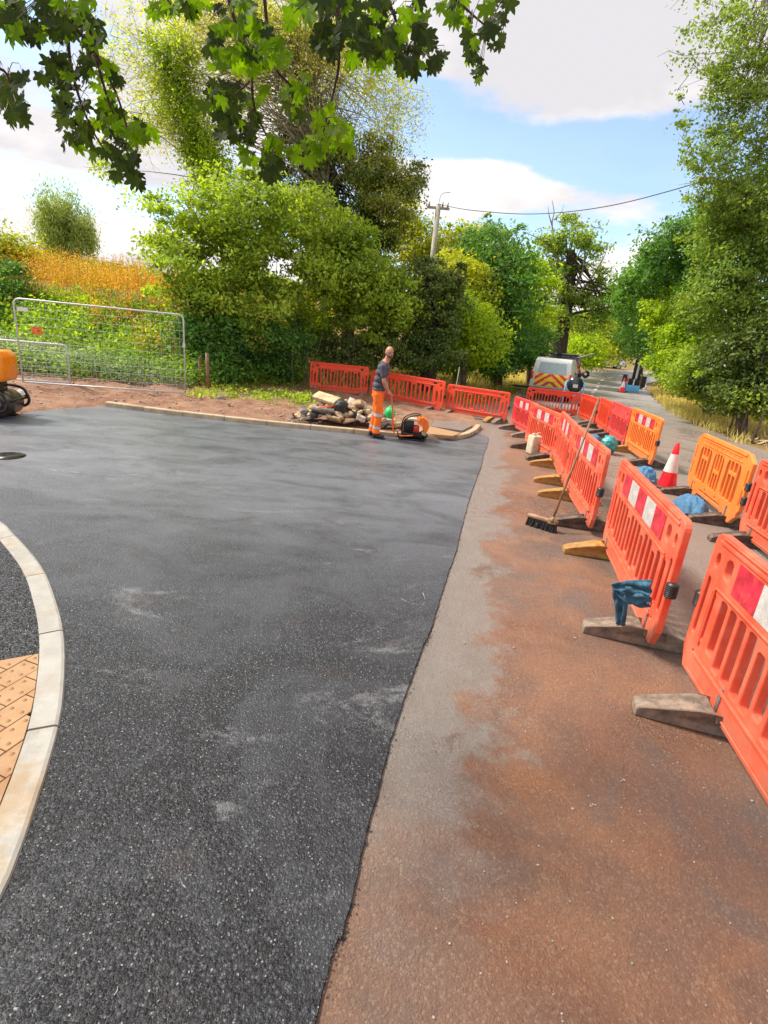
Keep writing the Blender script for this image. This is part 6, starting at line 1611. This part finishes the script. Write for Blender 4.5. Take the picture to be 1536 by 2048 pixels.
cover('bank_weeds', 'low green weeds among the dry grass behind the barriers', 'weeds', 'nettle', region(1300, -5, 6, 15, 27, lambda x, y: (dL_(x, y) > -.8) & (nz(x, y, .8) > .12) & ((x < -2.9) | (y > 19))), .45, 8, .05, .12, .7)
# ferns / young plants by the fence
cover('foreground_weeds', 'leafy weeds growing at the edge of the soil right of the tall fence', 'weeds', 'hazel', region(420, -5.2, -1.6, 13.0, 15.5, lambda x, y: nz(x, y, 1.3) > .05), .32, 12, .05, .12, .7)
cover('verge_weeds', 'small green weeds scattered in the right hand verge', 'weeds', 'nettle', region(500, 10, 16, 13, 26, lambda x, y: (dR_(x, y) > 0) & (dR_(x, y) < 3) & (nz(x, y, .9) > .2)), .3, 9, .045, .1, .7)
# dry stems and litter on the bare soil to the right
p = region(9000, 10.0, 20, 8, 19, lambda x, y: (dR_(x, y) > -.5) & (dR_(x, y) < 6)); n = len(p)
P = np.concatenate([p, (terrain(p[:, 0], p[:, 1]) + .05 + .12 * rng.random(n))[:, None]], 1)
v, f = leaf_arrays(P, rng.normal(size=(n, 3)) * .4 + np.array([0, 0, 1]), rng.uniform(.05, .16, n), .10)
tag(np_mesh('leaf_litter', v, f, 'litter'), 'dry stems and litter on the brown soil beyond the right hand barriers', 'litter', kind='stuff')

# ------------------------------------------------------------------ overhanging maple
random.seed(5)
def maple_mesh(k, mat):
    r = random.Random(k * 7 + 1)
    lobes = [(-158, .52), (-132, .46), (-112, .78), (-98, .86), (-82, .66), (-70, .56), (-56, .82), (-45, 1.0), (-34, .78), (-24, .54), (-14, .80), (-9, .82), (0, 1.10), (9, .82), (14, .80), (24, .54), (34, .78), (45, 1.0), (56, .82), (70, .56), (82, .66), (98, .86), (112, .78), (132, .46), (158, .52)]
    pts = [(rr_ * math.sin(rad(a + r.uniform(-3, 3))) * r.uniform(.93, 1.07), rr_ * math.cos(rad(a)) * r.uniform(.93, 1.07)) for a, rr_ in lobes]
    mb = MB(); cup = r.uniform(.08, .40)
    vs_ = [(0, 0, 0)] + [(x, y, -cup * (x * x + y * y) + .04 * abs(math.sin(2.5 * math.atan2(x, y)))) for x, y in [(0, -.18)] + pts]
    n = len(vs_); mb.add(vs_, [(0, i + 1, i) for i in range(1, n - 1)] + [(0, 1, n - 1)], True)
    pet = MB(); mb.tube([(0, -.02, 0), (.03, -.5, .04), (0, -.95, .10)], .014, 3, False)
    return mb.mesh('leaf', mat)
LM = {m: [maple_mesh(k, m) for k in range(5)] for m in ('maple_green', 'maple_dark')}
MT = thing('maple_tree', 'maple tree overhead, its leafy branches hanging into the top of the view', 'tree', (-2.6, -2.4, 0))
ML = Vector(MT.location)
mb = MB(); mb.tube(spline([(0, 0, 0), (0.05, 0, 2), (.2, .3, 4.2), (.5, .8, 5.8)], 4), [.26 - .012 * i for i in range(13)], 14); mb.build('trunk', 'bark', MT)
mb = MB(); lim = [(.4, .7, 5.2), (1.5, 2.4, 5.9), (2.3, 4.2, 5.6), (2.6, 5.6, 5.2)]; mb.tube(spline(lim, 5), [.12 - .006 * i for i in range(16)], 10)
mb.tube(spline([(.4, .7, 5.0), (.2, 2.6, 5.5), (-.2, 4.4, 5.2)], 5), [.10 - .007 * i for i in range(11)], 10); mb.tube(spline([(.5, .7, 5.0), (2.8, 2.5, 5.6), (4.3, 4.4, 5.5)], 5), [.10 - .007 * i for i in range(11)], 10); mb.build('limb', 'bark', MT)
# stem (px path), distance, leaf clusters (px, py, rx, ry, count, material)
BR = [
 ([(60, -120), (105, 0), (180, 90), (225, 170), (250, 240), (262, 300)], 2.9, [(60, 35, 55, 35, 17, 1), (110, 60, 45, 20, 8, 1), (150, 20, 40, 30, 8, 0), (180, 60, 25, 30, 6, 1), (135, 30, 30, 20, 4, 1)]),
 ([(90, -110), (130, 30), (140, 120), (160, 200), (190, 270), (235, 340)], 3.0, [(110, 140, 30, 25, 9, 1), (140, 160, 40, 25, 9, 1), (150, 225, 40, 30, 12, 1), (125, 190, 20, 30, 5, 1), (215, 285, 30, 25, 8, 1), (155, 275, 30, 18, 6, 1)]),
 ([(140, -100), (180, 60), (210, 180), (240, 260), (262, 330)], 3.0, [(205, 190, 22, 60, 12, 0), (225, 235, 25, 30, 8, 0), (250, 330, 30, 30, 11, 1), (265, 355, 16, 20, 4, 1), (285, 262, 26, 18, 6, 0), (180, 110, 25, 40, 6, 1), (260, 290, 20, 30, 4, 0), (235, 150, 12, 12, 2, 1)]),
 ([(-60, 20), (-20, 120), (15, 150), (25, 210)], 2.9, [(22, 185, 26, 34, 12, 1), (30, 225, 18, 14, 4, 1), (20, 20, 26, 22, 5, 1)]),
 ([(300, -120), (330, -10), (355, 20)], 3.2, [(325, 15, 24, 14, 5, 0), (355, 5, 26, 18, 6, 0), (400, 5, 26, 16, 5, 0)]),
 ([(420, -150), (455, -10), (485, 90), (505, 150), (470, 190)], 2.6, [(470, 25, 36, 36, 13, 0), (500, 75, 38, 30, 12, 0), (520, 120, 38, 22, 10, 0), (425, 75, 14, 24, 4, 1), (455, 115, 34, 20, 7, 0), (560, 100, 18, 26, 5, 0)]),
 ([(470, -120), (500, 120), (510, 220), (545, 300), (530, 350)], 2.9, [(440, 190, 40, 26, 12, 1), (480, 250, 42, 30, 14, 1), (520, 300, 36, 26, 12, 0), (545, 335, 22, 34, 9, 1), (500, 200, 30, 26, 7, 0), (575, 300, 24, 18, 5, 0), (455, 225, 26, 20, 6, 1)]),
 ([(520, -120), (545, 120), (600, 180), (625, 205)], 2.9, [(590, 195, 22, 20, 5, 0), (600, 165, 16, 14, 3, 0), (590, 230, 16, 12, 2, 0)]),
 ([(660, -140), (678, 100), (668, 180), (650, 250), (640, 290)], 2.8, [(640, 262, 30, 22, 9, 0), (670, 280, 34, 22, 9, 0), (620, 295, 26, 16, 5, 0), (690, 250, 18, 16, 4, 0), (645, 225, 20, 16, 4, 0), (625, 310, 8, 10, 2, 0)]),
 ([(640, -150), (660, -10), (700, 55), (740, 100)], 2.4, [(680, 30, 44, 36, 15, 1), (700, 85, 44, 28, 13, 1), (660, 75, 26, 20, 6, 1), (600, 30, 26, 30, 6, 0), (640, 70, 16, 20, 3, 1), (720, 115, 20, 10, 4, 0)]),
 ([(740, -150), (775, -10), (800, 60), (830, 120)], 2.6, [(765, 35, 40, 36, 13, 1), (800, 85, 40, 28, 12, 1), (820, 130, 26, 22, 8, 1), (770, 120, 24, 14, 5, 0), (850, 75, 22, 30, 7, 1), (870, 120, 18, 14, 4, 1), (830, 30, 24, 30, 6, 0)]),
 ([(860, -140), (900, -20), (935, 20), (975, 55)], 2.7, [(905, 12, 30, 20, 6, 0), (925, 45, 22, 26, 5, 0), (950, 100, 18, 34, 7, 1), (990, 30, 18, 24, 4, 1), (985, 75, 22, 22, 6, 1), (950, 148, 12, 16, 3, 1), (1000, -5, 30, 12, 4, 1)]),
]
count = 0
for path, Dp, cl3 in BR:
    pts = [ray(*p).normalized() * Dp + O - ML for p in path]; sp = spline(pts, 4)
    lp = Vector((1.6, 3.0, 5.7)) if path[0][0] > 350 else Vector((0.0, 3.2, 5.4))
    root_p = pts[0]; stem = [lp, (lp + root_p) / 2 + Vector((0, 0, .25))] + sp
    mb = MB(); n = len(stem); mb.tube(stem, [.012 - .0092 * (i / (n - 1)) ** .6 for i in range(n)], 6); br = mb.build('branch', 'twig', MT)
    segs_ = MB()
    for (cx, cy, rx, ry, k_, mt) in cl3:
        for j in range(int(k_ * 1.9)):
            px = cx + random.uniform(-1, 1) * rx; py = cy + random.uniform(-1, 1) * ry
            dd = Dp * random.uniform(.88, 1.14)
            P_ = ray(px, py).normalized() * dd + O - ML
            s = random.uniform(.026, .048) * (0.95 if Dp > 2.7 else .9)
            # leaves hang tip down, blade facing roughly sideways
            yaw = random.uniform(-1.0, 1.0) + (math.pi if random.random() < .5 else 0)
            tipdir = Vector((random.uniform(-.5, .5), random.uniform(-.55, .35), -1)).normalized()
            nrm = (Vector((math.sin(yaw) * .8, -math.cos(yaw), random.uniform(-.1, .8))))
            xax = tipdir.cross(nrm).normalized(); nrm = xax.cross(tipdir)
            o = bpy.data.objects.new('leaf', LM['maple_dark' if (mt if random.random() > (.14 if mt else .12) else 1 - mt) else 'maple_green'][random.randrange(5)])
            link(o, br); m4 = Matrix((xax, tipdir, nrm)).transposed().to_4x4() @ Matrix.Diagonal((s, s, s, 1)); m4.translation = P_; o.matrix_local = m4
            base_p = P_ - tipdir * s * .95; near = min(sp, key=lambda q: (q - base_p).length)
            if (near - base_p).length > 0.02 and j % 2 == 0: segs_.tube([near, (near + base_p) / 2 + Vector((0, 0, .02)), base_p], .0014, 3, False)
            count += 1
    if segs_.v: tw = segs_.build('twigs', 'twig', br); tw['kind'] = 'stuff'
print('maple leaves', count)

# loose grit on the muddy strip
mb = MB()
for k in range(1500):
    y = random.uniform(0.6, 7.5); x = random.uniform(0.02 + y * .17, 2.4 + y * .2)
    s = random.uniform(.0018, .005) * (1.8 if random.random() < .04 else 1)
    mb.ell((x, y, s * .4), (s * 1.3, s, s * .7), rot('Z', random.uniform(0, 3)), 5, 3)
tag(mb.build('grit', 'grey_stone'), 'fine loose grit scattered over the muddy red brown strip', 'grit', kind='stuff')

def residue(pts, w):
    P3 = spline([G(x, y, 0.0165) for x, y in pts], 10); mb = MB(); v_ = []
    for i, p in enumerate(P3):
        d = (P3[min(i + 1, len(P3) - 1)] - P3[max(i - 1, 0)]).normalized(); n = Vector((d.y, -d.x, 0))
        q = p + n * w * 1.2 * mnoise.noise(p * 9); ww = w * (.10 + 1.5 * abs(mnoise.noise(p * 14 + Vector((3, 1, 0)))))
        v_ += [q - n * ww, q + n * ww]
    fs_ = [(2 * i, 2 * i + 1, 2 * i + 3, 2 * i + 2) for i in range(len(P3) - 1) if mnoise.noise(P3[i] * 22 + Vector((0, 7, 0))) > -0.12]
    mb.add([tuple(v) for v in v_], fs_)
    mb.build('residue_streak', 'residue', na)
MAT['residue'] = simple('dried pale residue', (0.24, 0.245, 0.26), 0.5, var=0.6, scale=80)
for pts, w in (([(30, 937), (80, 936), (110, 940), (180, 948), (230, 951), (290, 949), (375, 950)], .016), ([(150, 908), (230, 905), (290, 915), (340, 930)], .010), ([(358, 1738), (362, 1760), (372, 1775), (388, 1780), (390, 1790)], .004),
               ([(845, 1185), (850, 1200), (842, 1215)], .004), ([(800, 1196), (820, 1206), (845, 1210)], .004), ([(225, 1950), (235, 1975), (228, 1990)], .002)):
    residue(pts, w)
